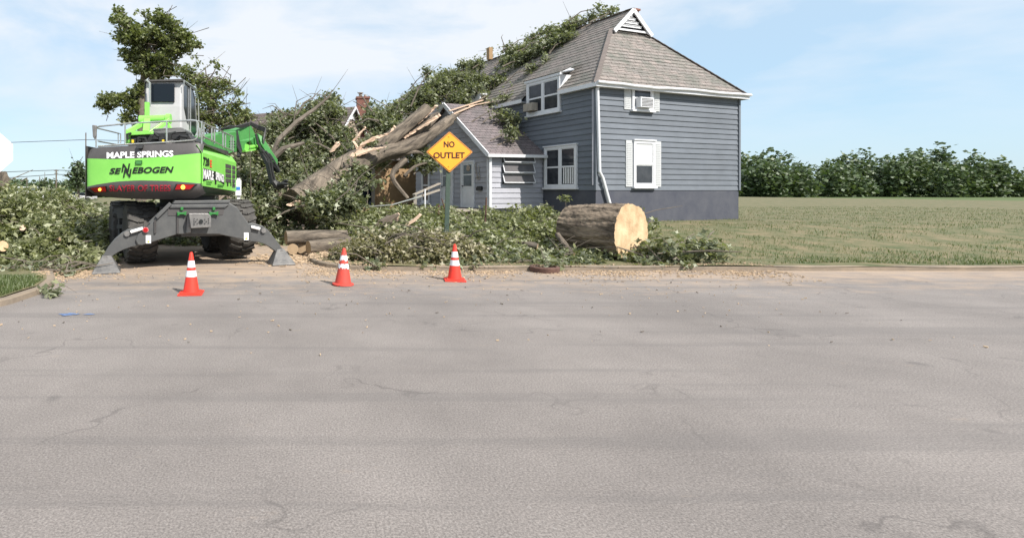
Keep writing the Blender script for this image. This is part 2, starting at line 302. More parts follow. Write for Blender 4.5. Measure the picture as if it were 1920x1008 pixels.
def asphaltm():
    m = bpy.data.materials.new('dusty_asphalt'); m.use_nodes = True; t = m.node_tree; bs = t.nodes['Principled BSDF']; bs.inputs['Roughness'].default_value = .88
    N = t.nodes.new; tcn = N('ShaderNodeTexCoord'); o = tcn.outputs['Object']
    def noise(s, d=6, r=.65, st=None):
        n = N('ShaderNodeTexNoise'); n.inputs['Scale'].default_value = s; n.inputs['Detail'].default_value = d; n.inputs['Roughness'].default_value = r
        if st:
            k = N('ShaderNodeMapping'); k.inputs['Scale'].default_value = st; t.links.new(o, k.inputs[0]); t.links.new(k.outputs[0], n.inputs['Vector'])
        else: t.links.new(o, n.inputs['Vector'])
        return n.outputs['Fac']
    def ramp(src, p0, p1, c0=(0, 0, 0, 1), c1=(1, 1, 1, 1)):
        r = N('ShaderNodeValToRGB'); r.color_ramp.elements[0].position = p0; r.color_ramp.elements[1].position = p1
        r.color_ramp.elements[0].color = c0; r.color_ramp.elements[1].color = c1; t.links.new(src, r.inputs['Fac']); return r.outputs[0]
    def mix(f, a, b, bt='MIX'):
        k = N('ShaderNodeMix'); k.data_type = 'RGBA'; k.blend_type = bt
        for s_, v_ in (('Factor', f), ('A', a), ('B', b)):
            if isinstance(v_, (int, float)): k.inputs[s_].default_value = v_
            elif isinstance(v_, tuple): k.inputs[s_].default_value = v_
            else: t.links.new(v_, k.inputs[s_])
        return k.outputs['Result']
    base = ramp(noise(.45, 5), .35, .65, (.162, .144, .135, 1), (.222, .198, .185, 1))
    grain = ramp(noise(70, 3, .8), .35, .7, (.16, .16, .16, 1), (.88, .88, .88, 1))
    c = mix(.65, base, grain, 'OVERLAY')
    sp = ramp(noise(34, 3, .9), .60, .70)
    c = mix(sp, c, (.28, .26, .25, 1))
    # dusting of sawdust towards the far kerb
    sx = N('ShaderNodeSeparateXYZ'); t.links.new(o, sx.inputs[0])
    r1 = N('ShaderNodeMapRange'); r1.inputs['From Min'].default_value = 8.2; r1.inputs['From Max'].default_value = 11.8; r1.inputs['To Min'].default_value = -.13; r1.inputs['To Max'].default_value = .30
    t.links.new(sx.outputs['Y'], r1.inputs['Value'])
    ad = N('ShaderNodeMath'); ad.operation = 'ADD'; t.links.new(r1.outputs[0], ad.inputs[0]); t.links.new(noise(1.3, 8, .72, (1, 1.8, 1)), ad.inputs[1])
    dust = ramp(ad.outputs[0], .50, .90)
    dd = N('ShaderNodeMath'); dd.operation = 'MULTIPLY'; dd.inputs[1].default_value = .8; t.links.new(dust, dd.inputs[0])
    c = mix(dd.outputs[0], c, (.40, .29, .20, 1))
    # cracks
    vo = N('ShaderNodeTexVoronoi'); vo.feature = 'DISTANCE_TO_EDGE'; vo.inputs['Scale'].default_value = .55
    wp = N('ShaderNodeMapping'); nn = N('ShaderNodeTexNoise'); nn.inputs['Scale'].default_value = 2; va = N('ShaderNodeVectorMath'); va.operation = 'ADD'
    t.links.new(o, nn.inputs['Vector']); t.links.new(o, va.inputs[0]); t.links.new(nn.outputs['Color'], va.inputs[1]); t.links.new(va.outputs[0], vo.inputs['Vector'])
    ck = ramp(vo.outputs['Distance'], .004, .012, (1, 1, 1, 1), (0, 0, 0, 1))
    ckm = N('ShaderNodeMath'); ckm.operation = 'MULTIPLY'; t.links.new(ck, ckm.inputs[0]); t.links.new(ramp(noise(.6), .48, .6), ckm.inputs[1])
    cm2 = N('ShaderNodeMath'); cm2.operation = 'MULTIPLY'; cm2.inputs[1].default_value = .45; t.links.new(ckm.outputs[0], cm2.inputs[0])
    c = mix(cm2.outputs[0], c, (.07, .062, .06, 1))
    tm = ramp(noise(.8, 4, .6, (.10, 2.6, 1)), .54, .62); tmm = N('ShaderNodeMath'); tmm.operation = 'MULTIPLY'; tmm.inputs[1].default_value = .32; t.links.new(tm, tmm.inputs[0])
    c = mix(tmm.outputs[0], c, (.115, .105, .102, 1))
    oil = ramp(noise(1.9, 2, .5), .70, .76); om = N('ShaderNodeMath'); om.operation = 'MULTIPLY'; om.inputs[1].default_value = .35; t.links.new(oil, om.inputs[0]); c = mix(om.outputs[0], c, (.06, .055, .055, 1))
    t.links.new(c, bs.inputs['Base Color'])
    bp = N('ShaderNodeBump'); bp.inputs['Strength'].default_value = .35; bp.inputs['Distance'].default_value = .01
    t.links.new(noise(60, 4, .8), bp.inputs['Height']); t.links.new(bp.outputs[0], bs.inputs['Normal'])
    return m
M['asphalt'] = asphaltm()
M['lawn'] = mat('littered_lawn', (.060, .080, .026), .95, (.19, .15, .085), 1.6, 9, contrast=.35, bump=.6, bscale=18)
M['grassg'] = mat('grass_ground', (.05, .085, .02), .95, (.10, .13, .04), 1.2, 8, contrast=.5, bump=.5, bscale=30)

# ------------------------------------------------------------------ leaf clouds (numpy)
def leaf_mesh(name, c, size, m, parent=None, base=None, lobed=True, up=.55):
    n = len(c); c = np.asarray(c, float)
    nr = rng.normal(size=(n, 3)); nr[:, 2] = np.abs(nr[:, 2])*1.0+up; nr /= np.linalg.norm(nr, axis=1)[:, None]
    flip = rng.random(n) < .25; nr[flip] *= -1
    a = rng.normal(size=(n, 3)); a[:, 2] -= .35; a -= nr*(a*nr).sum(1)[:, None]; a /= np.linalg.norm(a, axis=1)[:, None]+1e-9
    b = np.cross(nr, a); s = size*rng.uniform(.65, 1.3, n)
    if lobed: pts = [(0, 0, 0), (.42, .58, -.10), (.52, .20, .03), (1.0, 0, -.14), (.52, -.20, .03), (.42, -.58, -.10)]; faces = [(0, 2, 1), (0, 3, 2), (0, 4, 3), (0, 5, 4)]
    else: pts = [(0, 0, 0), (.5, .40, -.08), (1, 0, -.06), (.5, -.40, -.08)]; faces = [(0, 2, 1), (0, 3, 2)]
    k = len(pts); vv = np.empty((n, k, 3))
    for i, (x, y, z) in enumerate(pts): vv[:, i] = c+(a*x+b*y+nr*z)*s[:, None]
    o0 = np.zeros(3)
    if parent is not None:
        r = parent
        while r is not None: o0 += np.array(r.location); r = r.parent
    elif base is not None: o0 = np.array(base, float)
    vv = vv.reshape(-1, 3)-o0
    f = np.array(faces); nf = len(faces)
    idx = (f[None]+(np.arange(n)*k)[:, None, None]).reshape(-1)
    me = bpy.data.meshes.new(name); me.vertices.add(n*k); me.vertices.foreach_set('co', vv.ravel())
    me.loops.add(n*nf*3); me.loops.foreach_set('vertex_index', idx.astype(np.int32))
    me.polygons.add(n*nf); me.polygons.foreach_set('loop_start', np.arange(0, n*nf*3, 3, dtype=np.int32)); me.polygons.foreach_set('loop_total', np.full(n*nf, 3, np.int32))
    me.update(calc_edges=True); me.materials.append(m)
    o = bpy.data.objects.new(name, me); C.objects.link(o)
    if parent is not None: o.parent = parent
    elif base is not None: o.location = o0
    return o
def sprays(cl, nleaf, spread):          # leaf points around spray centres
    cl = np.asarray(cl); n = len(cl)
    d = rng.normal(size=(n, 3)); d[:, 2] *= .6; d /= np.linalg.norm(d, axis=1)[:, None]
    t = rng.uniform(-1, 1, (n, nleaf)); p = cl[:, None, :]+d[:, None, :]*t[..., None]*spread*1.3+rng.normal(size=(n, nleaf, 3))*spread*np.array([.42, .42, .36])
    p[..., 2] -= (t**2)*spread*.3
    return p.reshape(-1, 3)
def ellip(c, r, n, shell=.35):          # n random points in an ellipsoid, denser towards its skin
    d = rng.normal(size=(n, 3)); d /= np.linalg.norm(d, axis=1)[:, None]
    q = rng.random(n)**shell
    return np.array(c)+d*q[:, None]*np.array(r)
def holes(p, f=1.0, thr=-.25):
    x, y, z = p[:, 0]*f, p[:, 1]*f, p[:, 2]*f
    v = np.sin(2.1*x+1.7*np.sin(1.3*z))+np.sin(2.9*z+1.1*np.sin(1.9*y+x))+.7*np.sin(2.3*y-1.5*x)+rng.normal(0, .25, len(p))
    return p[v > thr]
def clumps(lst, dens=1.0):              # (px, py, Y, rpx, rpy, ry, sprays)
    out = []; cen = []
    for px, py, Y, rx, rz, ry, n in lst:
        c = P(px, py, Y); cen.append(c); out.append(ellip(c, (rx*Y/FP*1.08, ry, rz*Y/FP*1.08), max(1, int(n*dens)), .5))
    return np.vstack(out), cen
def twigs(mb, root, ends, r0=.05, r1=.012, sag=.2):
    for e in ends:
        e = V(e); root_ = V(root); mid = (root_+e)/2+V((random.uniform(-1, 1), random.uniform(-1, 1), random.uniform(-.3, 1)))*sag
        mb.tube([root_, mid, e], [r0, (r0+r1)/2, r1], 5)

def branch(mb, path, rad, seg=14, uvscale=1, rough=.06, sub=4, furrow=0):
    # smooth path with bark uv (girth, length)
    pts = [V(p) for p in path]; fine = []; rr = []
    n = len(pts)
    for i in range(n-1):
        p0, p1, p2, p3 = pts[max(i-1, 0)], pts[i], pts[i+1], pts[min(i+2, n-1)]
        for k in range(sub):
            t = k/sub
            fine.append(.5*((2*p1)+(-p0+p2)*t+(2*p0-5*p1+4*p2-p3)*t*t+(-p0+3*p1-3*p2+p3)*t**3)); rr.append(rad[i]*(1-t)+rad[i+1]*t)
    fine.append(pts[-1]); rr.append(rad[-1])
    b0 = len(mb.v)
    ph = [random.uniform(0, 6) for _ in range(4)]
    mb.tube(fine, rr, seg, cap=True)
    if mb.uv is None: mb.uv = []
    while len(mb.uv) < b0: mb.uv.append((0, 0))
    ln = 0
    for i in range(len(fine)):
        if i: ln += (fine[i]-fine[i-1]).length
        for t in range(seg):
            th = t/seg*2*math.pi
            k = 1+rough*(math.sin(3*th+ph[0]+ln*.8)*.5+math.sin(5*th+ph[1]-ln*.5)*.35+math.sin(ln*2.1+ph[2])*.4+random.uniform(-.4, .4))
            if furrow: k = k-rough*random.uniform(-.3, .3)*0+furrow*(abs(math.sin(9*th+.9*math.sin(ln*2.3+th*2)+ph[3]))+.7*abs(math.sin(15*th-.8*math.sin(ln*3.1)+ph[0]))-1)
            j = b0+i*seg+t; mb.v[j] = fine[i]+(mb.v[j]-fine[i])*k
            tt = abs(t-seg/2)/seg*2*math.pi*rr[i]
            mb.uv.append((tt, ln))
    return fine, rr

# ------------------------------------------------------------------ ground, road, kerb
def struct(name, mb, m, smooth=False):
    o = obj(name, mb, m, smooth=smooth); o['kind'] = 'structure'; return o
mb = MB(); mb.add([(-900, -300, -.06), (900, -300, -.06), (900, 1500, -.06), (-900, 1500, -.06)], [(0, 1, 2, 3)])
struct('ground', mb, M['grassg'])
mb = MB(); mb.add([(-60, -60, 0), (70, -60, 0), (70, 11.9, 0), (-60, 11.9, 0)], [(0, 1, 2, 3)])
mb.add([(-9, 11.9, 0), (3, 11.9, 0), (3, 120, 0), (-9, 120, 0)], [(0, 1, 2, 3)])
struct('road', mb, M['asphalt'])
def xs(Y):
    r = 1.6
    return -.25+(r-math.sqrt(max(0, r*r-(11.7+r-Y)**2)) if Y < 11.7+r else 0)
def hr(x, y):
    t = min(1, max(0, (y-12.6)/8)); t = t*t*(3-2*t); u = min(1, max(0, (x-xs(y))/2.5))
    return .09+.42*t*u+.02*math.sin(x*1.7+y)+.015*math.sin(y*2.3-x*.7)
def xe(Y):
    k = [(7.2, -6.6), (7.35, -5.7), (7.7, -5.05), (8.2, -4.78), (9.2, -4.75), (10.2, -5.05), (11.2, -5.6), (12.5, -6.4), (14, -7.0), (130, -7.2)]
    for (a, b), (c, d) in zip(k, k[1:]):
        if Y <= c: return b+(d-b)*(Y-a)/(c-a)
    return -7.2
def grid(ys, xfun, hf):
    mb = MB(); rows = []
    for y in ys: rows.append([(x, y, hf(x, y)) for x in xfun(y)])
    n = len(rows[0]); mb.add([v for r in rows for v in r], [(i*n+j, i*n+j+1, (i+1)*n+j+1, (i+1)*n+j) for i in range(len(rows)-1) for j in range(n-1)])
    return mb
ys = [11.7+.16*i for i in range(11)]+[13.6+.4*i for i in range(22)]+[22.6, 25, 28, 32, 38, 46, 60, 90, 140]
dx = [.0, .3, .6, .9]+[1.2+.5*i for i in range(24)]+[14, 18, 24, 32, 44, 60, 90]
struct('lawn', grid(ys, lambda y: [xs(y)+.15+d for d in dx], hr), M['lawn'], True)
yl = [7.2+.1*i for i in range(10)]+[8.3+.3*i for i in range(20)]+[14.5, 16, 19, 24, 32, 46, 70, 130]
struct('left_lawn', grid(yl, lambda y: [xe(y)-.15-d for d in reversed([0, .2, .5, .9, 1.4, 2, 3, 5, 8, 14, 30, 60])], lambda x, y: .09+.03*math.sin(x*2+y*1.3)), M['lawn'], True)
def kerb(name, line, wd=.15, h=.10):
    mb = MB(); n = len(line); pr = []
    for i, (x, y, s) in enumerate(line):
        x0, y0, _ = line[max(i-1, 0)]; x1, y1, _ = line[min(i+1, n-1)]
        d = V((x1-x0, y1-y0, 0)).normalized(); nn = V((d.y, -d.x, 0))*s
        p = V((x, y, 0)); pr.append([p+V((0, 0, -.05)), p+V((0, 0, h-.02))-nn*.01, p+V((0, 0, h))-nn*.03, p+V((0, 0, h))-nn*wd, p+V((0, 0, -.05))-nn*wd])
    k = 5; mb.add([v for r in pr for v in r], [(i*k+j, i*k+j+1, (i+1)*k+j+1, (i+1)*k+j) for i in range(n-1) for j in range(k-1)])
    return struct(name, mb, M['concrete'])
kerb('kerb', [(70, 11.7, -1), (30, 11.7, -1), (12, 11.7, -1), (6, 11.7, -1)]+[(xs(y), y, -1) for y in [11.7, 11.72, 11.78, 11.9, 12.05, 12.25, 12.5, 12.8, 13.1, 13.4, 16, 25, 60, 140]])
kerb('left_kerb', [(-60, 7.15, 1), (-12, 7.15, 1)]+[(xe(y), y, 1) for y in yl])

# ------------------------------------------------------------------ house geometry frame
d1 = V((-.339, .941, 0)).normalized(); d2 = V((d1.y, -d1.x, 0))   # d1 along the long wall (away), d2 along the gable wall (right)
UP = V((0, 0, 1))
KY = 20.5; K = V((.517*KY, KY, 0)); GZ = .45
EAVE = 5.95; WID = 8.1; LEN = 24.0
def lap(mb, bl, br_, tl, tr, n, lift, uv=False, u0=None, wav=0, hole=None):
    # stepped boards/courses between the bottom edge bl-br and the top edge tl-tr
    bl, br_, tl, tr = map(V, (bl, br_, tl, tr)); nr = (br_-bl).cross(tl-bl)
    if nr.length < 1e-6: nr = (br_-bl).cross(tr-bl)
    nr.normalize(); ud = (br_-bl).normalized(); vd = nr.cross(ud)
    o = V(u0) if u0 is not None else bl
    if uv and mb.uv is None: mb.uv = []
    for i in range(n):
        a, b = i/n, (i+1)/n
        L0, R0, L1, R1 = bl.lerp(tl, a), br_.lerp(tr, a), bl.lerp(tl, b), br_.lerp(tr, b)
        segs = max(1, int((R0-L0).length/1.0)) if wav else 1
        cuts = [(k/segs, (k+1)/segs) for k in range(segs)]
        if hole and i < hole[2]:
            den = (R0-L0).dot(d1); fa = (hole[0]-(L0-K).dot(d1))/den; fb = (hole[1]-(L0-K).dot(d1))/den
            fa, fb = min(fa, fb), max(fa, fb); nc = []
            for c0, c1 in cuts:
                if c1 <= fa or c0 >= fb: nc.append((c0, c1)); continue
                if c0 < fa: nc.append((c0, fa))
                if c1 > fb: nc.append((fb, c1))
            cuts = nc
        for s0, s1 in cuts:
            j0 = random.uniform(-wav, wav); j1 = random.uniform(-wav, wav)
            p0, p1, p2, p3 = L0.lerp(R0, s0)+nr*(lift+j0), L0.lerp(R0, s1)+nr*(lift+j1), L1.lerp(R1, s1)+nr*.002, L1.lerp(R1, s0)+nr*.002
            q0, q1 = L0.lerp(R0, s0)-nr*.01, L0.lerp(R0, s1)-nr*.01
            vs = [p0, p1, p2, p3, q0, q1]; mb.add(vs, [(0, 1, 2, 3), (4, 5, 1, 0)])
            if uv: mb.uv += [((p-o).dot(ud), (p-o).dot(vd)) for p in vs]
    return mb
def fix(name, mb, m, parent=None):      # no normal recalculation needed, plain link
    return obj(name, mb, m, parent)

def window(parent, o, r, nrm, w_, z0, z1, bays=1, label=None, frame=.11, proud=.10, curtain=False, name='window', mid=True, sill=True, paneM=None):
    # o: left bottom point on wall (xy), r: right unit vector, nrm: outward
    o = V((o.x, o.y, 0)); mbf = MB(); h = z1-z0
    def bx(a0, a1, b0, b1, n0, n1, m_=None):
        m_ = m_ or mbf
        m_.box(o+r*((a0+a1)/2)+UP*(z0+(b0+b1)/2)+nrm*((n0+n1)/2), r*((a1-a0)/2), UP*((b1-b0)/2), nrm*((n1-n0)/2))
    bx(0, w_, 0, frame, -.02, proud); bx(0, w_, h-frame, h, -.02, proud)
    bw = (w_-frame*(bays+1))/bays
    for i in range(bays+1): bx(i*(bw+frame), i*(bw+frame)+frame, frame, h-frame, -.02, proud)
    if sill: bx(-.05, w_+.05, -.07, 0, -.02, proud+.06)
    bx(-.03, w_+.03, h, h+.05, -.02, proud+.04)
    f = obj(name, mbf, M['white'], parent, bevel=.006)
    if label: f['label'] = label
    mp_ = MB(); ms = MB()
    for i in range(bays):
        a0 = i*(bw+frame)+frame
        mp_.box(o+r*(a0+bw/2)+UP*(z0+h/2)+nrm*.052, r*(bw/2), UP*(h/2-frame), nrm*.003)
        s = .035
        for (b0, b1, dd) in ((h/2, h-frame, .0), (frame, h/2, .0)) if mid else ((frame, h-frame, 0),):
            bx(a0, a0+bw, b0, b0+s, .055, .078, ms); bx(a0, a0+bw, b1-s, b1, .0555, .0775, ms)
            bx(a0, a0+s, b0+s, b1-s, .055, .076, ms); bx(a0+bw-s, a0+bw, b0+s, b1-s, .055, .076, ms)
    obj('pane', mp_, paneM or M['wglass'], f); obj('sash', ms, M['white'], f)
    return f

def wall_t(px, o=K, d=d1):              # distance along a wall line at picture column px
    r = (px-600)/FP; return (r*o.y-o.x)/(d.x-r*d.y)

HT0, HT1 = wall_t(1052), wall_t(990)
H = thing('grey_house', 'large slate blue two storey house with a felled tree lying on its roof', 'house', (K.x, K.y, GZ))
# walls
mb = MB(); zf = 1.78
kk = lambda t, s, z: K+d1*t+d2*s+UP*z
n1 = -d2; n0 = -d1                       # outward normals of long wall and gable wall
mb.prism([kk(0.02, .02, .1), kk(LEN, .02, .1), kk(LEN, WID-.02, .1), kk(.02, WID-.02, .1)], UP*(EAVE-.12))
obj('wall_core', mb, M['gapd'], H)
mb = MB(); nb = 19
lap(mb, kk(LEN, 0, zf), kk(0, 0, zf), kk(LEN, 0, EAVE), kk(0, 0, EAVE), nb, .034)
lap(mb, kk(0, 0, zf), kk(0, WID, zf), kk(0, 0, EAVE), kk(0, WID, EAVE), nb, .034)
lap(mb, kk(0, WID, zf), kk(LEN, WID, zf), kk(0, WID, EAVE), kk(LEN, WID, EAVE), nb, .034)
obj('wall', mb, M['sid'], H)
mb = MB(); mb.prism([kk(-.012, -.012, 0), kk(LEN, -.012, 0), kk(LEN, WID+.01, 0), kk(-.012, WID+.01, 0)], UP*zf)
obj('foundation', mb, M['found'], H)
mb = MB(); mb.box(kk(-.02, -.02, (zf+EAVE)/2), d1*.05, d2*.05, UP*((EAVE-zf)/2)); mb.box(kk(-.02, WID+.02, (zf+EAVE)/2), d1*.05, d2*.05, UP*((EAVE-zf)/2))
obj('corner_board', mb, M['sid'], H)
# roof: hip with a small louvred gablet at the near end
oh = .28; PIT = .94; B = 2.0
zr = EAVE+PIT*WID/2; ag = 3.05; zg = EAVE+PIT*ag
def RP(t, s, z): return kk(t, s, z)
E0 = RP(-oh, -oh, EAVE-.12); E1 = RP(-oh, WID+oh, EAVE-.12); F0 = RP(LEN+oh, -oh, EAVE-.12); F1 = RP(LEN+oh, WID+oh, EAVE-.12)
g0 = RP(B, ag, zg); g1 = RP(B, WID-ag, zg); ap = RP(B-.25, WID/2, zr); apf = RP(LEN-3, WID/2, zr)
g0f = RP(B-.25, ag-.0, zg)
mb = MB()
nlap = 34
lap(mb, F0, E0, RP(LEN, WID/2, zr), RP(B, WID/2, zr), 1, .001, True) if False else None
# long (left) slope, cut into a lower trapezoid up to the gablet and an upper strip
kz = (zg-(EAVE-.12))/(zr-(EAVE-.12))
Fm = F0.lerp(apf, kz)
lap(mb, F0, E0, Fm, g0, 17, .02, True, E0, .004, (HT0-.06, HT1+.06, 4))
lap(mb, Fm, g0f, apf, ap, 6, .02, True, E0, .004)
lap(mb, E1, F1, g1, F1.lerp(apf, kz), 17, .02, True, E1, .004)
lap(mb, RP(B-.25, WID-ag, zg), F1.lerp(apf, kz), ap, apf, 6, .02, True, E1, .004)
lap(mb, E0, E1, g0, g1, 17, .02, True, E0, .006)
lap(mb, F1, F0, apf, apf, 22, .02, True, F1, .004)
roof = obj('roof', mb, M['roof'], H)
mb = MB()                                   # hip and ridge caps
def caps(a, b, wd=.16, n=14):
    a, b = V(a), V(b); d = (b-a)/n
    for i in range(n): mb.bar(a+d*i+UP*.035, a+d*(i+1.1)+UP*(.05), wd, .02)
for a_, b_, n_ in ((E0, g0, 16), (E1, g1, 16), (ap, apf, 60)):
    mb = MB(); caps(a_, b_, .17, n_); obj('ridge_cap', mb, M['capm'], roof)
# gablet
gl = thing_gl = None
mb = MB(); mb.add([RP(B-.1, ag, zg), RP(B-.1, WID-ag, zg), RP(B-.1, WID/2, zr)], [(0, 1, 2)])
gb = obj('gablet', mb, M['gapd'], H)
mb = MB()
for a, b in ((RP(B-.27, ag-.12, zg-.14), RP(B-.27, WID/2, zr-.03)), (RP(B-.27, WID-ag+.12, zg-.14), RP(B-.27, WID/2, zr-.03))):
    mb.bar(a, b, .05, .17, up=UP)
mb.bar(RP(B-.2, ag+.1, zg+.0), RP(B-.2, WID-ag-.1, zg+.0), .06, .08)
obj('trim', mb, M['white'], gb)
mb = MB()
for i in range(1, 5):
    z = zg+.05+i*.16; hw = (zr-z-.2)/PIT
    if hw > .05: mb.box(RP(B-.16, WID/2, z), d2*hw, (d1*.05-UP*.03), UP*.012+d1*.01)
    if hw > .05: mb.box(RP(B-.18, WID/2, z-.03), d2*hw, d1*.012, UP*.035)
obj('louver', mb, M['white'], gb)
# fascia / gutter
mb = MB(); e = EAVE-.16
mb.bar(RP(-oh, -oh, e), RP(HT0-.1, -oh, e), .03, .16); mb.bar(RP(HT1+.1, -oh, e), RP(LEN+oh, -oh, e), .03, .16); mb.bar(RP(-oh, -oh, e), RP(-oh, WID+oh, e), .03, .16); mb.bar(RP(-oh, WID+oh, e), RP(LEN+oh, WID+oh, e), .03, .16)
mb.prism([RP(-oh, -oh, e-.06), RP(-oh, WID+oh, e-.06), RP(.0, WID, e-.06), RP(.0, 0, e-.06)], UP*.02)
mb.prism([RP(-oh, -oh, e-.06), RP(HT0-.1, -oh, e-.06), RP(HT0-.1, 0, e-.06), RP(.0, 0, e-.06)], UP*.02); mb.prism([RP(HT1+.1, -oh, e-.06), RP(LEN, -oh, e-.06), RP(LEN, 0, e-.06), RP(HT1+.1, 0, e-.06)], UP*.02)
obj('fascia', mb, M['white'], H)
mb = MB()
mb.tube([RP(-oh-.06, -oh+.02+i*(WID+2*oh)/14, e+.08-.015*math.sin(i*1.3)-(.05 if 2 < i < 6 else 0)) for i in range(15)], .055, 8)
obj('gutter', mb, M['white'], H)
# downpipe at the corner
mb = MB(); cx = lambda px, py, off=.12: on_plane(px, py, K+n0*off, d2)
mb.tube([cx(1124, 158), cx(1120, 166), cx(1122, 240), cx(1124, 322), cx(1130, 334), cx(1146, 392), cx(1150, 402)], .062, 8)
obj('downpipe', mb, M['white'], H)
mb = MB(); mb.bar(kk(.05, -.09, zf+.2), kk(.05, -.09, EAVE-.3), .05); obj('corner_pipe', mb, M['sid2'], H)
# long wall windows: o is the LEFT bottom seen from outside => far end; right vector = -d1
def lw(pxl, pxr, pyt, pyb, **k):
    a = on_plane(pxl, pyb, K, d1); b = on_plane(pxr, pyb, K, d1); mid = on_plane((pxl+pxr)/2, pyt, K, d1); mid2 = on_plane((pxl+pxr)/2, pyb, K, d1)
    return window(H, a, -d1, n1, (a-b).length, mid2.z, mid.z, **k)
lw(1023, 1084, 274, 352, bays=2, label='paired ground floor window with a pale curtain')
fW = lw(990, 1052, 150, 213, bays=2, label='paired upper window breaking through the eave')
t0 = wall_t(1052); t1 = wall_t(990)
mb = MB(); zt = on_plane(1020, 146, K, d1).z
mb.prism([kk(t0-.02, .0, EAVE-.15), kk(t1+.02, .0, EAVE-.15), kk(t1+.02, 1.0, EAVE-.15), kk(t0-.02, 1.0, EAVE-.15)], UP*(zt-EAVE+.10))
mb.bar(kk(t0-.08, -.06, zt-.02), kk(t1+.08, -.06, zt-.02), .16, .10)
obj('dormer_body', mb, M['white'], H)
mb = MB()
lap(mb, kk(t1+.12, -.16, zt+.03), kk(t0-.12, -.16, zt+.03), kk(t1+.12, .95, zt+.55), kk(t0-.12, .95, zt+.55), 4, .02, True)
obj('dormer_roof', mb, M['roof'], H)
mb = MB(); mb.prism([kk(t0-.03, -.08, zt+.0), kk(t0-.55, .15, zt+.02), kk(t0-.03, .45, zt+.22)], UP*.04)
obj('broken_trim', mb, M['white'], H)
a = on_plane(1000, 208, K+n1*.42, d1)
mb = MB(); mb.box(kk(wall_t(1002), -.22, on_plane(1002, 202, K, d1).z), d1*.28, d2*.16, UP*.17); obj('air_conditioner', mb, M['plank'], H, bevel=.01)
mb = MB()
cw = wall_t(1068)
for i in range(7): mb.tube([kk(cw-.28+i*.09, -.03, 2.05), kk(cw-.28+i*.09, -.03, 2.75)], .035, 6)
cu = obj('curtain', mb, M['whitep'], H)
# gable wall windows with shutters (left point is nearer the corner)
def gw(px, pyt, pyb, wd):
    a = on_plane(px, pyb, K, d2); t = on_plane(px+10, pyt, K, d2)
    return a, t.z
for pxl, pyt, pyb, lb in ((1182, 162, 206, 'upper gable window with a unit in its lower sash'), (1185, 264, 350, 'lower gable window with a pulled white blind')):
    a, zt_ = gw(pxl, pyt, pyb, 1)
    window(H, a, d2, n0, 1.15, a.z, zt_, label=lb)
    for s in (-1, 1):
        sh = MB()
        c0 = a+d2*(-.2 if s < 0 else 1.36)+n0*.03
        c0 = V((c0.x, c0.y, (a.z+zt_)/2)); hh = (zt_-a.z)/2
        sh.box(c0, d2*.17, n0*.02, UP*hh)
        for q in range(int(hh*2/.07)-2): sh.box(V((c0.x, c0.y, a.z+.1+q*.07))+n0*.025, d2*.13, n0*.008, UP*.018)
        obj('shutter', sh, M['shut'], H)
a, zt_ = gw(1182, 162, 206, 1)
mb = MB(); c_ = a+d2*.55+n0*.16; mb.box(V((c_.x, c_.y, a.z+.28)), d2*.36, n0*.14, UP*.2)
ac = obj('air_conditioner', mb, M['white'], H, bevel=.015)
mb = MB(); 
for q in range(6): mb.box(V((c_.x, c_.y, a.z+.14+q*.055))+n0*.143, d2*.3, n0*.004, UP*.014)
obj('grille', mb, M['grey'], ac)
a, zt_ = gw(1185, 264, 350, 1)
mb = MB(); mb.box(V((a.x, a.y, (a.z+zt_)/2+.35))+d2*.575+n0*.057, d2*.42, n0*.0015, UP*.42); obj('blind', mb, M['whitep'], H)
# chimneys of the house
def chimney(parent, px, py, Y, wpx, hpx, m, cap=True, fl=True):
    c = P(px, py, Y); hw = wpx*Y/FP/2; hh = hpx*Y/FP
    mb = MB(); mb.box(c-UP*(hh/2), d1*hw, d2*hw, UP*(hh/2))
    if cap: mb.box(c+UP*.04, d1*(hw+.06), d2*(hw+.06), UP*.05)
    f = obj('chimney', mb, m, parent)
    if not fl: return f
    mb = MB(); mb.lathe([(.12, 0), (.1, .25)], c+UP*.09, seg=10); obj('flue', mb, M['tan'], f); return f
chimney(H, 1187, 22, 27.5, 13, 60, M['brick'], True, False)
chimney(H, 918, 90, 32, 8, 22, M['tan'], False, False)
# small second gablet on the far half of the long slope
tt = 14.6; sp_ = kk(tt, 1.5, 0); pk = on_plane(842, 152, sp_, d1)
mb = MB(); A_ = pk+d1*1.25-UP*1.25; B_ = pk-d1*1.25-UP*1.25
mb.prism([A_, B_, pk], d2*3); gg = obj('gablet', mb, M['gapd'], H)
mb = MB(); mb.bar(A_-d2*.05, pk-d2*.05, .1, .22); mb.bar(B_-d2*.05, pk-d2*.05, .1, .22); mb.bar(A_-d2*.05, B_-d2*.05, .08, .1)
obj('trim', mb, M['white'], gg)
mb = MB()
for i in range(1, 5): z = i*.2; mb.box(pk-UP*(1.25-z)-d2*.02, d1*max(.05, 1.1-z), d2*.02, UP*.05)
obj('louver', mb, M['white'], gg)
mb = MB(); lap(mb, B_-d2*.15-d1*.15-UP*.1, B_+d2*3-d1*.15-UP*.1, pk-d2*.15+UP*.06, pk+d2*3+UP*.06, 6, .02, True); lap(mb, A_+d2*3+d1*.15-UP*.1, A_-d2*.15+d1*.15-UP*.1, pk+d2*3+UP*.06, pk-d2*.15+UP*.06, 6, .02, True)
obj('gablet_roof', mb, M['roof'], H)
mb = MB(); c = P(889, 186, 27.2); mb.box(c, d1*.5, d2*.05, UP*.15); mb.box(c+d2*.15+UP*.17, d1*.6, d2*.2, UP*.025); obj('broken_dormer', mb, M['white'], H)

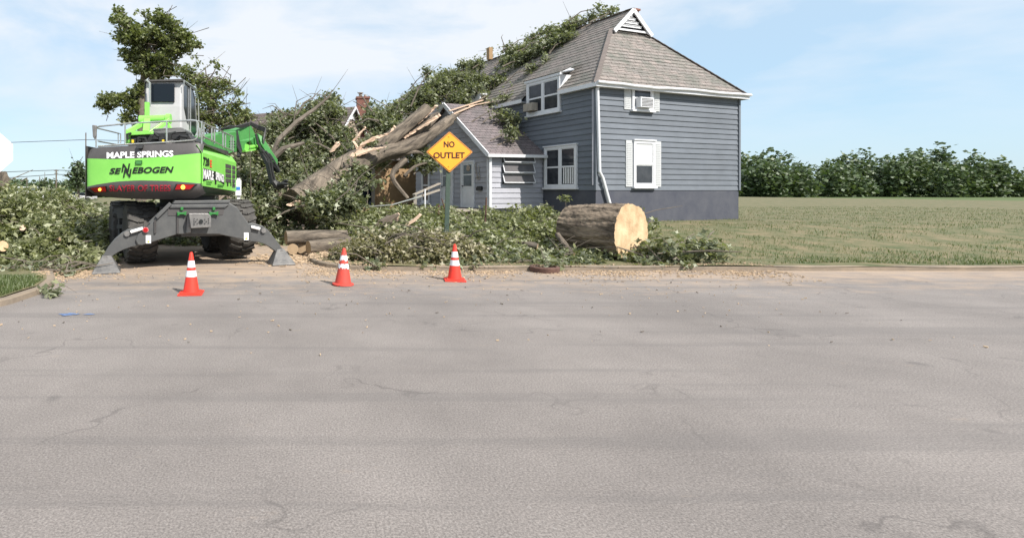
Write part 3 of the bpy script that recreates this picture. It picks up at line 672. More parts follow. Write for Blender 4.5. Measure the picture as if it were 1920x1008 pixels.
# porch
PC = kk(wall_t(1018), 0, 0); sx_ = (.318*PC.y-PC.x)/(-d2.x+.318*d2.y); PF = PC-d2*sx_     # front right corner of porch
PWID = 6.0; PE = 3.42; PR = PE+.79*PWID/2
q = lambda u, s, z: PF+d1*u+d2*s+UP*z
PZ = 1.02
PO = thing('porch', None, None, (PF.x, PF.y, GZ))
for k_ in ('label', 'category'):
    if k_ in PO: del PO[k_]
PO.parent = H; PO.location = PF+UP*GZ-H.location
mb = MB(); mb.prism([q(.02, .02, PZ-.3), q(PWID-.02, .02, PZ-.3), q(PWID-.02, sx_, PZ-.3), q(.02, sx_, PZ-.3)], UP*(PE-PZ+.3)); mb.prism([q(.02, .02, PE), q(PWID-.02, .02, PE), q(PWID/2, .02, PR-.03)], d2*sx_)
obj('porch_core', mb, M['gapd'], PO)
mb = MB(); nbp = 11
lap(mb, q(0, 0, PZ), q(0, sx_, PZ), q(0, 0, PE), q(0, sx_, PE), nbp, .034)
lap(mb, q(PWID, 0, PZ), q(0, 0, PZ), q(PWID, 0, PE), q(0, 0, PE), nbp, .034)
lap(mb, q(PWID, 0, PE), q(0, 0, PE), q(PWID/2+.01, 0, PR), q(PWID/2-.01, 0, PR), 10, .034)
obj('porch_wall', mb, M['sid2'], PO)
mb = MB(); lap(mb, q(-.25, -.3, PE-.17), q(-.25, sx_+.0, PE-.17), q(PWID/2, -.3, PR+.05), q(PWID/2, sx_+.0, PR+.05), 17, .015, True, None, .003)
lap(mb, q(PWID+.25, sx_, PE-.17), q(PWID+.25, -.3, PE-.17), q(PWID/2, sx_, PR+.05), q(PWID/2, -.3, PR+.05), 17, .015, True, None, .003)
obj('porch_roof', mb, M['roof2'], PO)
mb = MB(); mb.bar(q(-.27, -.3, PE-.19), q(PWID/2, -.3, PR+.0), .05, .18); mb.bar(q(PWID+.27, -.3, PE-.19), q(PWID/2, -.3, PR+.0), .05, .18)
obj('rake_board', mb, M['white'], PO)
mb = MB(); mb.bar(q(-.3, -.32, PE-.22), q(-.3, sx_, PE-.2), .1, .12); gt = obj('porch_gutter', mb, M['white'], PO)
mb = MB(); mb.bar(q(-.12, -.06, .4), q(-.12, -.06, PE-.25), .10); mb.bar(q(.04, -.07, .75), q(.04, -.07, PE-.3), .06); obj('porch_downpipe', mb, M['white'], PO)
mb = MB(); mb.cube(0, 0, 0, 0, 0, 0) if False else None
mb.prism([q(.1, .1, .3), q(PWID-.1, .1, .3), q(PWID-.1, sx_, .3), q(.1, sx_, .3)], UP*(PZ-.32)); obj('porch_base', mb, M['found'], PO)
def pq(px, py): return on_plane(px, py, PF, d1)
def door(pxl, pxr):
    a = pq(pxl, 388); b = pq(pxr, 388); w_ = (a-b).length; f = MB(); z0 = PZ; z1 = PZ+2.06; o = V((a.x, a.y, 0)); r = -d1
    def bx(m_, a0, a1, b0, b1, n_0, n_1): m_.box(o+r*((a0+a1)/2)+UP*((b0+b1)/2)+n1*((n_0+n_1)/2), r*((a1-a0)/2), UP*((b1-b0)/2), n1*((n_1-n_0)/2))
    bx(f, 0, .09, z0, z1, 0, .08); bx(f, w_-.09, w_, z0, z1, 0, .08); bx(f, .09, w_-.09, z1-.09, z1, 0, .08); bx(f, .09, w_-.09, z0, z1-.09, .0, .05)
    bx(f, .2, w_/2-.02, z0+.15, z0+.75, .05, .06); bx(f, w_/2+.02, w_-.2, z0+.15, z0+.75, .05, .06)
    dd = obj('door', f, M['white'], PO, bevel=.005)
    g = MB(); bx(g, .2, w_-.2, z0+.95, z0+1.42, .045, .056); bx(g, .2, w_-.2, z0+1.48, z1-.18, .045, .056); obj('pane', g, M['wglass'], dd)
    g = MB(); g.lathe([(.02, 0), (.03, .03), (.02, .07)], o+r*(.15)+UP*(z0+.95)+n1*.05, n1, 10); obj('handle', g, M['grey'], dd)
    return dd
dr = door(866, 891); dr['label'] = 'white storm door with an oval ornament behind its glass'
mb = MB(); pc_ = pq(880, 315); mb.lathe([(.001, 0), (.14, .005), (.12, .02), (.001, .022)], pc_+n1*.06, n1, 14); obj('ornament', mb, M['beige'], dr)
door(828, 851)
a = pq(793, 362); b = pq(807, 362); window(PO, a, -d1, n1, (a-b).length, PZ+.15, 2.9, frame=.08, label='narrow window at the far end of the porch')
# mailbox + hanging ornament
mb = MB(); c = pq(901, 354); mb.box(c+n1*.06, d1*.17, n1*.05, UP*.07); mb.box(c+n1*.04+UP*.09, d1*.18, n1*.03, UP*.02); obj('mailbox', mb, M['black'], PO, bevel=.01)
mb = MB(); c = pq(899, 333); mb.tube([c+n1*.06+(d1*math.cos(t)+UP*math.sin(t)*.5)*.13 for t in [i*math.pi/6 for i in range(13)]], .014, 6, cap=False); mb.tube([c+n1*.05+d1*.05, c+n1*.05+UP*.35+d1*.18, c+n1*.05+UP*.62+d1*.2], .02, 6); mb.tube([c+n1*.05-d1*.1, c+n1*.05+UP*.5], .015, 6)
obj('wall_ornament', mb, M['plank'], PO)
# louvred awning window on the porch side wall (faces n0)
def sq(px, py, off=0): return on_plane(px, py, PF+n0*off, d2)
L0_, R0_ = sq(941, 290), sq(998, 290); w_ = (R0_-L0_).length; zb = sq(970, 345).z; zt_ = sq(970, 288).z
mb = MB(); o = V((L0_.x, L0_.y, 0)); mb.box(o+d2*(w_/2)+UP*((zb+zt_)/2)+n0*.04, d2*(w_/2), n0*.012, UP*((zt_-zb)/2)); jw = obj('awning_window', mb, M['wglass'], PO)
jw['label'] = 'three tier glass louvre window standing open'
for i in range(3):
    z0 = zb+(zt_-zb)/3*i; z1 = z0+(zt_-zb)/3
    fr = MB(); g = MB(); out = n0*.13
    a0 = o+n0*.05+UP*z1; a1 = a0+d2*w_; b0 = o+n0*.05+out+UP*(z0+.06)-d2*.0; b1 = b0+d2*w_
    fr.bar(b0, b1, .045); fr.bar(a0, b0, .035); fr.bar(a1, b1, .035); fr.bar(a0, a1, .03)
    g.add([a0, a1, b1, b0], [(0, 1, 2, 3)]); 
    ff = obj('louver_frame', fr, M['white'], jw); obj('louver_pane', g, mat('louver_glass', (.10, .10, .11), .12, (.14, .13, .13), 3), ff)
mb = MB(); mb.box(o+d2*(w_*.3)+UP*(zb+.2)+n0*.056, d2*.18, n0*.003, UP*.1); obj('paper_note', mb, M['tan'], jw)
# deck and steps
mb = MB(); mb.prism([q(.3, -1.5, PZ-.12), q(4.9, -1.5, PZ-.12), q(4.9, -.03, PZ-.12), q(.3, -.03, PZ-.12)], UP*.09)
mb.bar(q(.35, -1.6, PZ-.30), q(4.8, -1.6, PZ-.30), .04, .14); mb.bar(q(.35, -1.75, PZ-.42), q(4.8, -1.75, PZ-.42), .3, .05)
for u in (.4, 1.9, 3.4, 4.8): mb.bar(q(u, -1.45, .3), q(u, -1.45, PZ-.12), .1)
obj('deck', mb, M['plank'], PO)
RS = thing('handrail', 'weathered grey timber handrail leading up to the porch doors', 'handrail', P(777, 392, 20.5))
mb = MB(); mb.bar(P(778, 366, 20.5), P(778, 404, 20.5), .12); obj('post', mb, M['plank'], RS)
mb = MB(); mb.bar(P(776, 365, 20.4), P(824, 344, 22.5), .12, .05); obj('rail', mb, M['plank'], RS)
mb = MB(); mb.bar(P(776, 372, 20.5), P(824, 356, 22.5), .05, .08); obj('rail', mb, M['plank'], RS)
mb = MB(); mb.bar(P(797, 355, 21), P(797, 408, 21), .05); obj('post', mb, M['white'], RS)

# ------------------------------------------------------------------ neighbour houses
NH = thing('tan_house', 'tan neighbour house with brown gabled roof, half hidden behind the fallen tree', 'house', P(690, 385, 34))
Yn = 35; pk = P(657, 203, Yn); e1 = V((.43, .90, 0)); e2 = V((-.90, .43, 0)); hw = 3.3
bz = 3.4
mb = MB(); A_ = pk-e1*hw-UP*2.6; B_ = pk+e1*hw-UP*2.6
lap(mb, A_, B_, pk-e1*.02, pk+e1*.02, 9, .03); obj('gable_wall', mb, M['beige'], NH)
mb = MB(); mb.prism([V((A_.x, A_.y, .2)), V((B_.x, B_.y, .2)), V((B_.x, B_.y, A_.z)), V((A_.x, A_.y, A_.z))], e2*9); obj('wall', mb, M['beige'], NH)
mb = MB(); ov = e2*-.4
lap(mb, A_+e2*9-e1*.4-UP*.3, A_+ov-e1*.4-UP*.3, pk+e2*9+UP*.08, pk+ov+UP*.08, 14, .02, True); lap(mb, B_+ov+e1*.4-UP*.3, B_+e2*9+e1*.4-UP*.3, pk+ov+UP*.08, pk+e2*9+UP*.08, 14, .02, True)
obj('roof', mb, M['roof3'], NH)
mb = MB(); mb.bar(A_+ov-e1*.4-UP*.32, pk+ov+UP*.02, .06, .12); mb.bar(B_+ov+e1*.4-UP*.32, pk+ov+UP*.02, .06, .12); mb.prism([pk-UP*.1+e2*-.1, pk-UP*.75-e1*.8+e2*-.1, pk-UP*.75+e1*.8+e2*-.1], e2*.05)
obj('trim', mb, M['white'], NH)
c = P(680, 186, 37)
mb = MB(); mb.box(c-UP*1.6, V((.42, 0, 0)), V((0, .35, 0)), UP*1.6); mb.box(c+UP*.05, V((.48, 0, 0)), V((0, .4, 0)), UP*.07)
chn = obj('chimney', mb, M['brick'], NH); mb = MB(); mb.lathe([(.13, 0), (.11, .28), (.2, .3), (.2, .34)], c+UP*.1-V((.15, 0, 0)), seg=10); mb.lathe([(.1, 0), (.09, .2)], c+UP*.1+V((.18, 0, 0)), seg=10); obj('flue', mb, M['plank'], chn)
# tan walled wing in front
T0 = P(664, 380, 30); T1 = P(792, 380, 31.5)
mb = MB(); a_ = V((T0.x, T0.y, .2)); b_ = V((T1.x, T1.y, .2)); zt_ = P(700, 300, 30).z
mb.prism([a_, b_, b_+V((.6, 4, 0)), a_+V((.6, 4, 0))], UP*(zt_-.2)); obj('side_wall', mb, M['tan'], NH)
mb = MB(); dv = (b_-a_).normalized(); nn = V((dv.y, -dv.x, 0))
mb.box(a_+dv*.5+nn*.02+UP*(2.0), dv*.55, nn*.03, UP*1.3); wn = obj('dark_door', mb, M['glass'], NH)
mb = MB(); mb.box(a_+dv*.02+nn*.04+UP*1.9, dv*.06, nn*.05, UP*1.5); mb.box(a_+dv*1.15+nn*.04+UP*1.9, dv*.1, nn*.05, UP*1.5); obj('trim', mb, M['plank'], wn)
mb = MB(); lap(mb, a_-nn*-.4+UP*(zt_-.2)-dv*.4, b_-nn*-.4+UP*(zt_-.2)+dv*.4, a_+V((.6, 4, 0))+UP*(zt_+1.2), b_+V((.6, 4, 0))+UP*(zt_+1.2), 8, .02, True); obj('lean_to_roof', mb, M['roof3'], NH)
# second brown roof further left
N2 = thing('brown_house', 'low brown roofed house glimpsed through the branches left of the tan one', 'house', P(560, 380, 42))
e1 = V((.96, .28, 0)); e2 = V((-.28, .96, 0)); pk = P(575, 250, 42); mb = MB()
lap(mb, pk-e1*5-UP*2.8-e2*1, pk+e1*6-UP*2.8-e2*1, pk-e1*3+e2*2, pk+e1*4+e2*2, 10, .03, True); lap(mb, pk-e1*5-UP*2.8+e2*6, pk-e1*5-UP*2.8-e2*1, pk-e1*3+e2*2, pk-e1*3+e2*2, 10, .03, True); obj('roof', mb, M['roof3'], N2)
mb = MB(); mb.box(pk+e1*.5-UP*4.6+e2*2.5, e1*5, e2*3, UP*1.9); obj('wall', mb, M['beige'], N2)

# ------------------------------------------------------------------ text helper
def text_pts(s, shear=0, off=.0):
    cu = bpy.data.curves.new('t', 'FONT'); cu.body = s; cu.size = 1; cu.resolution_u = 3; cu.shear = shear; cu.offset = off
    o = bpy.data.objects.new('t', cu); C.objects.link(o)
    dg = bpy.context.evaluated_depsgraph_get(); dg.update(); me = bpy.data.meshes.new_from_object(o.evaluated_get(dg))
    v = [x.co.copy() for x in me.vertices]; f = [tuple(p.vertices) for p in me.polygons]
    bpy.data.objects.remove(o); bpy.data.curves.remove(cu); bpy.data.meshes.remove(me)
    x0, x1 = min(a.x for a in v), max(a.x for a in v); y0, y1 = min(a.y for a in v), max(a.y for a in v)
    return [((a.x-x0)/(x1-x0), (a.y-y0)/(y1-y0)) for a in v], f
def lettering(s, fn, m, parent, shear=0, off=.0, name='lettering'):
    pts, f = text_pts(s, shear, off); mb = MB(); mb.add([fn(u, v) for u, v in pts], f)
    return obj(name, mb, m, parent)

# ------------------------------------------------------------------ material handler
XC = V((-3.9, 14.3, 0))
X = thing('material_handler', 'lime green and grey wheeled tree handler with raised cab and lowered outriggers', 'material handler', XC)
a8 = R_(8); Rr = V((math.cos(a8), -math.sin(a8), 0)); CR = V((-2.664, 12.0, 0)); BW = 2.82; Sd = V((.017, 1, 0)).normalized(); nrear = V((-Rr.y*-1*-1, 0, 0))
nrear = V((-math.sin(a8), -math.cos(a8), 0))          # outward normal of rear
def interp(tab, u):
    for (a, b), (c, d) in zip(tab, tab[1:]):
        if u <= c: return b+(d-b)*(u-a)/(c-a) if c > a else b
    return tab[-1][1]
T_top = [(0, 286), (.03, 280), (.10, 276.5), (.5, 272), (.95, 267), (1, 271)]
T_up = [(0, 297), (.25, 298.5), (.5, 297), (.75, 292.5), (1, 287)]
T_lo = [(0, 351), (.12, 346), (.3, 340.5), (.5, 338), (.75, 339), (1, 344)]
T_bot = [(0, 360), (.06, 366), (.25, 371), (.5, 373.5), (.8, 374), (.94, 372), (1, 362)]
def rear(u, py, off=0):
    b = CR-Rr*BW*(1-u)
    bow = .17*(4*u*(1-u))**.8
    eg = min(u, 1-u)
    if eg < .025: bow -= .07*(1-eg/.025)
    zt, zu, zl, zb = interp(T_top, u), interp(T_up, u), interp(T_lo, u), interp(T_bot, u)
    if py < zu: k = (zu-py)/(zu-zt+1e-6); bow -= .10*min(1.2, k)**1.6
    if py > zl: k = (py-zl)/(zb-zl+1e-6); bow += .03*math.sin(min(1, k)*3.1)-.22*min(1, k)**2.2
    p = b+nrear*(bow+off)
    return V((p.x, p.y, CH+(HZ-py)/FP*p.y))
us = [0, .008, .02, .04]+[.07+.05*i for i in range(18)]+[.96, .98, .992, 1]
def band(ta, tb, n):
    mb = MB(); rows = []
    for i in range(n+1): rows.append([rear(u, interp(ta, u)*(1-i/n)+interp(tb, u)*i/n) for u in us])
    m_ = len(us); mb.add([v for r in rows for v in r], [(i*m_+j, i*m_+j+1, (i+1)*m_+j+1, (i+1)*m_+j) for i in range(n) for j in range(m_-1)])
    return mb
obj('rear_cover', band(T_top, T_up, 5), M['grey'], X, smooth=True)
obj('rear_panel', band(T_up, T_lo, 5), M['green'], X, smooth=True)
obj('rear_bumper', band(T_lo, T_bot, 6), M['grey'], X, smooth=True)
# body volume behind the rear skin
ZT = CH+(HZ-270)/FP*12; ZB = CH-(366-HZ)/FP*12
SL = 4.48
def side(s, z, off=0): return CR+Sd*s+V((1, 0, 0))*off+UP*z
LW = CR-Rr*BW
mb = MB()
# side panel: flat green with a bevelled shoulder
zA, zB_, zC = 2.80, 2.62, 1.87
rows = [[side(s, zA, -.12) for s in (0.0, SL-.1)], [side(s, zB_, .0) for s in (0.0, SL)], [side(s, zC-.03*s, 0) for s in (0.0, SL)]]
mb.add([v for r in rows for v in r], [(0, 1, 3, 2), (2, 3, 5, 4)])
mb.add([side(SL, zB_), side(SL, zC-.13), side(SL, zC-.13, -2.5), side(SL, zB_, -2.5), side(SL-.1, zA, -.12), side(SL-.1, zA, -2.5)], [(0, 1, 2, 3), (0, 3, 5, 4)])
obj('side_panel', mb, M['green'], X)
mb = MB(); mb.add([side(0.02, zC, -.015), side(SL, zC-.13, -.015), side(SL, 1.62, -.18), side(.1, 1.64, -.2)], [(0, 1, 2, 3)]); obj('side_skirt', mb, mat('skirt_green', (.035, .10, .03), .5, (.09, .11, .07), 3, contrast=.3), X)
mb = MB(); mb.add([rear(0.0, interp(T_top, 0)), rear(1.0, interp(T_top, 1)), side(SL-.1, zA-.01, -.12), V((LW.x-.02, LW.y+SL, zA-.01))], [(0, 1, 2, 3)])
u_ = [rear(u, interp(T_top, u)) for u in us]; mb = MB(); mb.add(u_+[side(SL-.1, zA-.02, -.12), V((LW.x+.05, LW.y+SL-.1, zA-.02))], [tuple(range(len(us)+2))]); obj('deck', mb, M['grey'], X)
u_ = [rear(u, interp(T_bot, u)) for u in us]; mb = MB(); mb.add(u_+[side(SL, 1.62, -.18), V((LW.x+.05, LW.y+SL-.1, 1.62))], [tuple(range(len(us)+2))])
mb.add([V((LW.x, LW.y, 1.62)), V((LW.x, LW.y, zA)), V((LW.x+.05, LW.y+SL, zA)), V((LW.x+.05, LW.y+SL, 1.62))], [(0, 1, 2, 3)]); obj('underside', mb, M['grey'], X)
# grilles on the side: two columns x five rows
mb = MB(); mg = MB()
for i in range(5):
    for j in range(2):
        s0 = 2.75+j*1.0; z1 = 2.50-i*.135
        if i == 4 and j == 0: continue
        mb.box(side(s0+.42 if j == 0 else s0+.27, z1-.05, .006), Sd*(.42 if j == 0 else .25), V((.006, 0, 0)), UP*.052)
obj('grille', mb, M['grey'], X)
# small dark access slots low on the side
mb = MB()
for s0, wd_, h_ in ((1.45, .10, .09), (3.05, .10, .11), (3.55, .07, .10), (3.95, .07, .1)): mb.box(side(s0, 1.93+(.02 if s0 > 3 else .04), .007), Sd*wd_/2*1.6, V((.005, 0, 0)), UP*h_*.55)
obj('slot', mb, M['blackp'], X)
# rear writing
def rt(x0, x1, y0, y1, sl=0, off=.015):       # pixel box -> rear skin, sl: rise to the right in px
    def fn(u, v):
        px = x0+(x1-x0)*u; py = y1-(y1-y0)*v-sl*u
        uu = .5
        for _ in range(6):
            p = rear(uu, py, off); e = px-(600+p.x/p.y*FP); uu = min(1, max(0, uu+e/218))
        return rear(uu, py, off)
    return fn
lettering('MAPLE SPRINGS', rt(200, 325, 285.5, 297.5, 3.5, .008), M['whitep'], X, 0, .03)
lettering('SE', rt(204.7, 227.5, 315, 326.5, .3, .012), M['blackp'], X, .25, .035)
lettering('N', rt(227.5, 244, 307, 323, .5, .012), M['blackp'], X, .18, .02)
lettering('N', rt(230.5, 247, 317, 333, .5, .015), M['blackp'], X, .18, .02)
lettering('EBOGEN', rt(247.5, 326, 313.5, 325.5, 1.5, .012), M['blackp'], X, .25, .035)
lettering('SLAYER OF TREES', rt(205, 320, 347, 359, .5, .018), M['red'], X, 0, .015)
mb = MB(); f_ = rt(253.5, 266.5, 301, 309, .3, .02)
mb.add([f_(0, 0), f_(1, 0), f_(1, 1), f_(0, 1)], [(0, 1, 2, 3)]); hd = obj('recessed_handle', mb, mat('handle_rim', (.02, .12, .02), .5), X)
mb = MB(); f_ = rt(255, 265, 302.5, 307.5, .3, .03); mb.add([f_(0, 0), f_(1, 0), f_(1, 1), f_(0, 1)], [(0, 1, 2, 3)]); obj('grip', mb, M['green2'], hd)
for pts, lamp in ((((169, 353), (196, 350), (198, 359), (178, 360.5)), (187, 355.5, .035)), (((332, 346), (365, 346.5), (356, 355), (328, 355.5)), (343, 351, .05))):
    mb = MB(); vs = []
    for px, py in pts: vs.append(rt(px, px+1, py-1, py, 0, .035)(0, 0))
    mb.prism(vs, -nrear*.04); lm = obj('tail_lamp', mb, M['lampred'], X)
    c = rt(lamp[0], lamp[0]+1, lamp[1]-1, lamp[1], 0, .04)(0, 0); mb = MB(); mb.lathe([(lamp[2], 0), (lamp[2]*.8, .02), (.001, .025)], c, nrear, 14); obj('bulb', mb, M['lampamber'], lm)
    mb = MB(); cc = sum(vs, V())/4; vs2 = [cc+(v-cc)*1.22+nrear*-.018 for v in vs]; mb.prism(vs2, -nrear*.03); obj('lamp_housing', mb, M['blackp'], lm)
# side writing
def st(s0, s1, z0, z1, drop=0, arch=0): return lambda u, v: side(s0+(s1-s0)*u, z0+(z1-z0)*v-drop*u+arch*(1-(2*u-1)**2), .012)
lettering('728', st(.12, .72, 2.33, 2.53), M['blackp'], X, 0, .03)
lettering('E', st(.80, 1.02, 2.32, 2.50), mat('orange_print', (.75, .10, .03), .5), X, 0, .04)
mb = MB(); n_ = 12
top = [side(.08+2.5*i/n_, 2.27-.10*i/n_+.02*math.sin(i/n_*math.pi), .008) for i in range(n_+1)]; bot = [side(.08+2.5*i/n_, 1.97-.05*i/n_+.09*math.sin(i/n_*math.pi), .008) for i in range(n_+1)]
mb.add(top+bot, [(i, i+1, n_+2+i, n_+1+i) for i in range(n_)]); obj('banner', mb, M['blackp'], X)
lettering('MAPLE', st(.12, 1.20, 2.03, 2.26, .02, .0), M['whitep'], X, 0, .05)
lettering('SPRINGS', st(1.45, 2.50, 2.03, 2.24, .05, .0), M['whitep'], X, 0, .05)
mb = MB()
for s0, n_, z in ((.5, 5, 1.96), (1.75, 7, 1.90), (.5, 4, 1.91), (1.75, 6, 1.86)):
    for i in range(n_): mb.box(side(s0+i*.12, z, .008), Sd*.04, V((.003, 0, 0)), UP*.012)
obj('small_print', mb, mat('dark_green_print', (.02, .12, .02), .5), X)
mb = MB(); mb.cube(0, 0, 0, 0, 0, 0) if False else None
c = P(447, 352, 16.7); mb.box(c, V((.09, .0, 0)), V((0, .02, 0)), UP*.24); mb.box(c+V((0, .05, -.1)), V((.05, 0, 0)), V((0, .02, 0)), UP*.4)
pl = obj('placard', mb, M['whitep'], X)
mb = MB(); mb.box(c+V((0, -.022, -.02)), V((.06, .0, 0)), V((0, .004, 0)), UP*.05); obj('placard_mark', mb, mat('blue_print', (.05, .2, .6), .5), pl)
# camera bracket and little hood at the top of the rear
mb = MB(); mb.prism([P(255, 273, 12.05), P(268, 272, 12.05), P(266, 278, 11.98), P(257, 278.5, 11.98)], V((0, .12, 0))); obj('camera_hood', mb, M['black'], X)
mb = MB(); mb.prism([P(310, 264, 12.3), P(324, 262, 12.3), P(322, 274, 12.12), P(318, 280, 12.1), P(313, 274, 12.12)], V((0, .2, 0))); obj('exhaust_cover', mb, M['grey'], X)
# cab
Yc = 14.2; cl, crr = (272-600)/FP*Yc, (341-600)/FP*Yc
def cz(py, Y=Yc): return CH+(HZ-py)/FP*Y
prof = [(Yc, cz(262)), (Yc-.03, cz(200)), (Yc+.03, cz(151)), (Yc+1.25, cz(149)), (Yc+1.62, cz(164)), (Yc+1.8, 3.5), (Yc+1.6, 3.15), (Yc+1.2, 2.95)]
mb = MB(); mb.prism([V((cl, y, z)) for y, z in prof], V((crr-cl, 0, 0))); cab = obj('cab', mb, M['cab'], X, bevel=.05)
mb = MB(); mb.box(((284-600)/FP*Yc/2+(328-600)/FP*Yc/2, Yc-.045, (cz(158)+cz(192))/2), (.022*Yc, 0, 0), (0, .03, 0), (0, 0, (cz(158)-cz(192))/2)); obj('rear_window', mb, M['glass'], cab, bevel=.01)
mb = MB(); sxx = crr+.006
mb.add([(sxx, Yc+.18, cz(157)), (sxx, Yc+.70, cz(153)), (sxx, Yc+.70, cz(228)), (sxx, Yc+.52, cz(225)), (sxx, Yc+.2, cz(200))], [(0, 1, 2, 3, 4)])
mb.add([(sxx, Yc+.80, cz(153)), (sxx, Yc+1.22, cz(153)), (sxx, Yc+1.5, cz(166)), (sxx, Yc+1.68, 3.5), (sxx, Yc+1.4, 3.35), (sxx, Yc+.80, 3.5)], [(0, 1, 2, 3, 4, 5)])
obj('side_window', mb, M['glass'], cab)
mb = MB(); mb.tube([(sxx+.04, Yc+.75, cz(153)), (sxx+.04, Yc+.75, cz(240))], .018, 6); mb.tube([(sxx+.03, Yc+.15, cz(150)), (sxx+.03, Yc+1.3, cz(147)), (sxx+.05, Yc+1.66, cz(166)), (sxx+.03, Yc+1.84, 3.5)], .022, 6)
mb.tube([P(345, 150, 14.1), P(345, 162, 14.1)], .012, 6); mb.tube([P(274, 150, 14.0), P(281, 156, 14.0), P(281, 200, 14.0)], .03, 6); obj('grab_rail', mb, M['rail'], cab)
mb = MB(); mb.prism([P(271, 150, 14.1), P(342, 148, 14.1), P(342, 151.5, 14.1), P(271, 153, 14.1)], V((0, 1.4, 0))); obj('roof_rim', mb, M['grey'], cab)
mb = MB(); mb.prism([P(271, 152, 14.22), P(273.5, 152, 14.22), P(273.5, 225, 14.22), P(271, 225, 14.22)], V((0, .5, 0))); obj('seal', mb, M['black'], cab)
# parallelogram lift (green) and plinth
mb = MB()
mb.bar(P(276, 192, 13.9), P(276, 245, 13.9), .10); mb.tube([P(262, 224, 13.7), P(316, 223, 13.7)], .10, 10)
mb.lathe([(.13, -.06), (.13, .06)], P(316, 223, 13.7), (1, 0, 0), 12); mb.lathe([(.12, -.06), (.12, .06)], P(267, 226, 13.7), (1, 0, 0), 12)
obj('lift_cylinder', mb, M['green'], X, smooth=True)
mb = MB()
mb.bar(P(238, 248, 13.2), P(282, 224, 13.7), .09, .12); mb.bar(P(270, 258, 13.2), P(312, 228, 13.6), .09, .12); mb.bar(P(283, 252, 13.2), P(318, 224, 13.6), .08, .1); mb.bar(P(312, 226, 13.6), P(320, 245, 13.6), .1)
mb.bar(P(276, 226, 13.6), P(274, 250, 13.2), .16)
mb.prism([P(235, 245, 13.0), P(280, 247, 13.0), P(280, 252, 13.0), P(243, 254, 13.0), P(241, 268, 13.0), P(235, 270, 13.0)], V((0, .9, 0)))
obj('lift_arm', mb, M['green'], X, bevel=.015)
mb = MB(); mb.prism([P(287, 241, 13.2), P(340, 239, 13.4), P(347, 244, 13.4), P(347, 248, 13.4), P(300, 250, 13.2), P(283, 249, 13.2)], V((0, .8, 0))); obj('plinth', mb, M['steel'], X, bevel=.015)
mb = MB(); mb.prism([P(243, 256, 13.1), P(296, 250, 13.1), P(352, 250, 13.1), P(366, 270, 13.1), P(240, 274, 13.1)], V((0, 2.4, 0)))
for px, py, w__ in ((252, 264, 5), (262, 262, 4), (292, 258, 6), (304, 262, 5), (330, 258, 7), (345, 262, 6)): mb.box(P(px, py, 13.02), (w__*.012, 0, 0), (0, .08, 0), (0, 0, .05))
obj('engine_block', mb, M['black'], X, bevel=.01)
for px in (249, 306):
    mb = MB(); mb.bar(P(px, 262, 12.85), P(px, 268, 12.85), .045); obj('marker', mb, M['yellow'], X)
mb = MB()
for pts in (((258, 272), (260, 258), (272, 259), (276, 270)), ((286, 256), (290, 250), (297, 256)), ((330, 262), (336, 255), (352, 257)), ((316, 270), (322, 250), (330, 248)), ((240, 262), (238, 252), (246, 250))): mb.tube([P(a, b, 12.95) for a, b in pts], .03, 6)
obj('hose', mb, M['black'], X)
# railings
mb = MB()
def rl(pts, r=.02): mb.tube([P(*p) for p in pts], r, 6)
Yb = 12.25
rl([(181, 239, 12.5), (186, 237, 12.4), (235, 232, 12.3), (312, 227.5, Yb), (362, 225.5, 12.2), (368, 226.5, 12.2), (371, 231, 12.2), (371, 256, 12.2), (367, 261, 12.2), (362, 263, 12.2), (312, 267, Yb), (235, 271, 12.3), (184, 274.5, 12.4)])
for px, a, b, Y in ((180, 238, 276, 12.45), (234.5, 232, 271, 12.3), (312.5, 228, 269, Yb), (378, 228, 270, 12.3), (374.5, 240, 258, 12.2)): rl([(px, a, Y), (px, b, Y)])
rl([(181, 240, 12.5), (222, 250, 14.5), (226, 251, 14.6), (226, 269, 14.6)], .018); rl([(184, 265, 12.5), (224, 272, 14.4)], .018); rl([(221.5, 250, 14.5), (221.5, 269, 14.5)], .016)
rl([(312, 227, Yb), (372, 227, 13), (378, 229, 13), (378, 240, 13)], .016)
obj('railing', mb, M['rail'], X, smooth=True)
mb = MB()
rl([(378, 229, 12.3), (397, 238, 13.2), (403, 240, 13.4), (421, 249, 14.6), (437, 256, 15.8)]); rl([(378, 255, 12.3), (403, 266, 13.4), (421, 276, 14.6), (437, 283, 15.8)])
for px, a, b, Y in ((382, 230, 262, 12.5), (397, 238, 266, 13.2), (402, 240, 270, 13.4), (418, 248, 277, 14.4), (422.5, 250, 279, 14.8), (437, 256, 285, 15.8), (433, 254, 283, 15.5)): rl([(px, a, Y), (px, b, Y)])
obj('railing', mb, M['rail'], X, smooth=True)
mb = MB(); mb.prism([side(.2, 2.78, -.2), side(SL-.2, 2.78, -.2), side(SL-.2, 2.96, -.2), side(.2, 2.90, -.2)], V((-.03, 0, 0))); obj('kick_plate', mb, M['grey'], X)
mb = MB(); mb.prism([P(172, 234, 12.3), P(181, 235, 12.3), P(180, 255, 12.3), P(177, 262, 12.3), P(173.5, 256, 12.3)], V((0, .06, 0))); obj('mirror', mb, M['steel2'], X, bevel=.02)
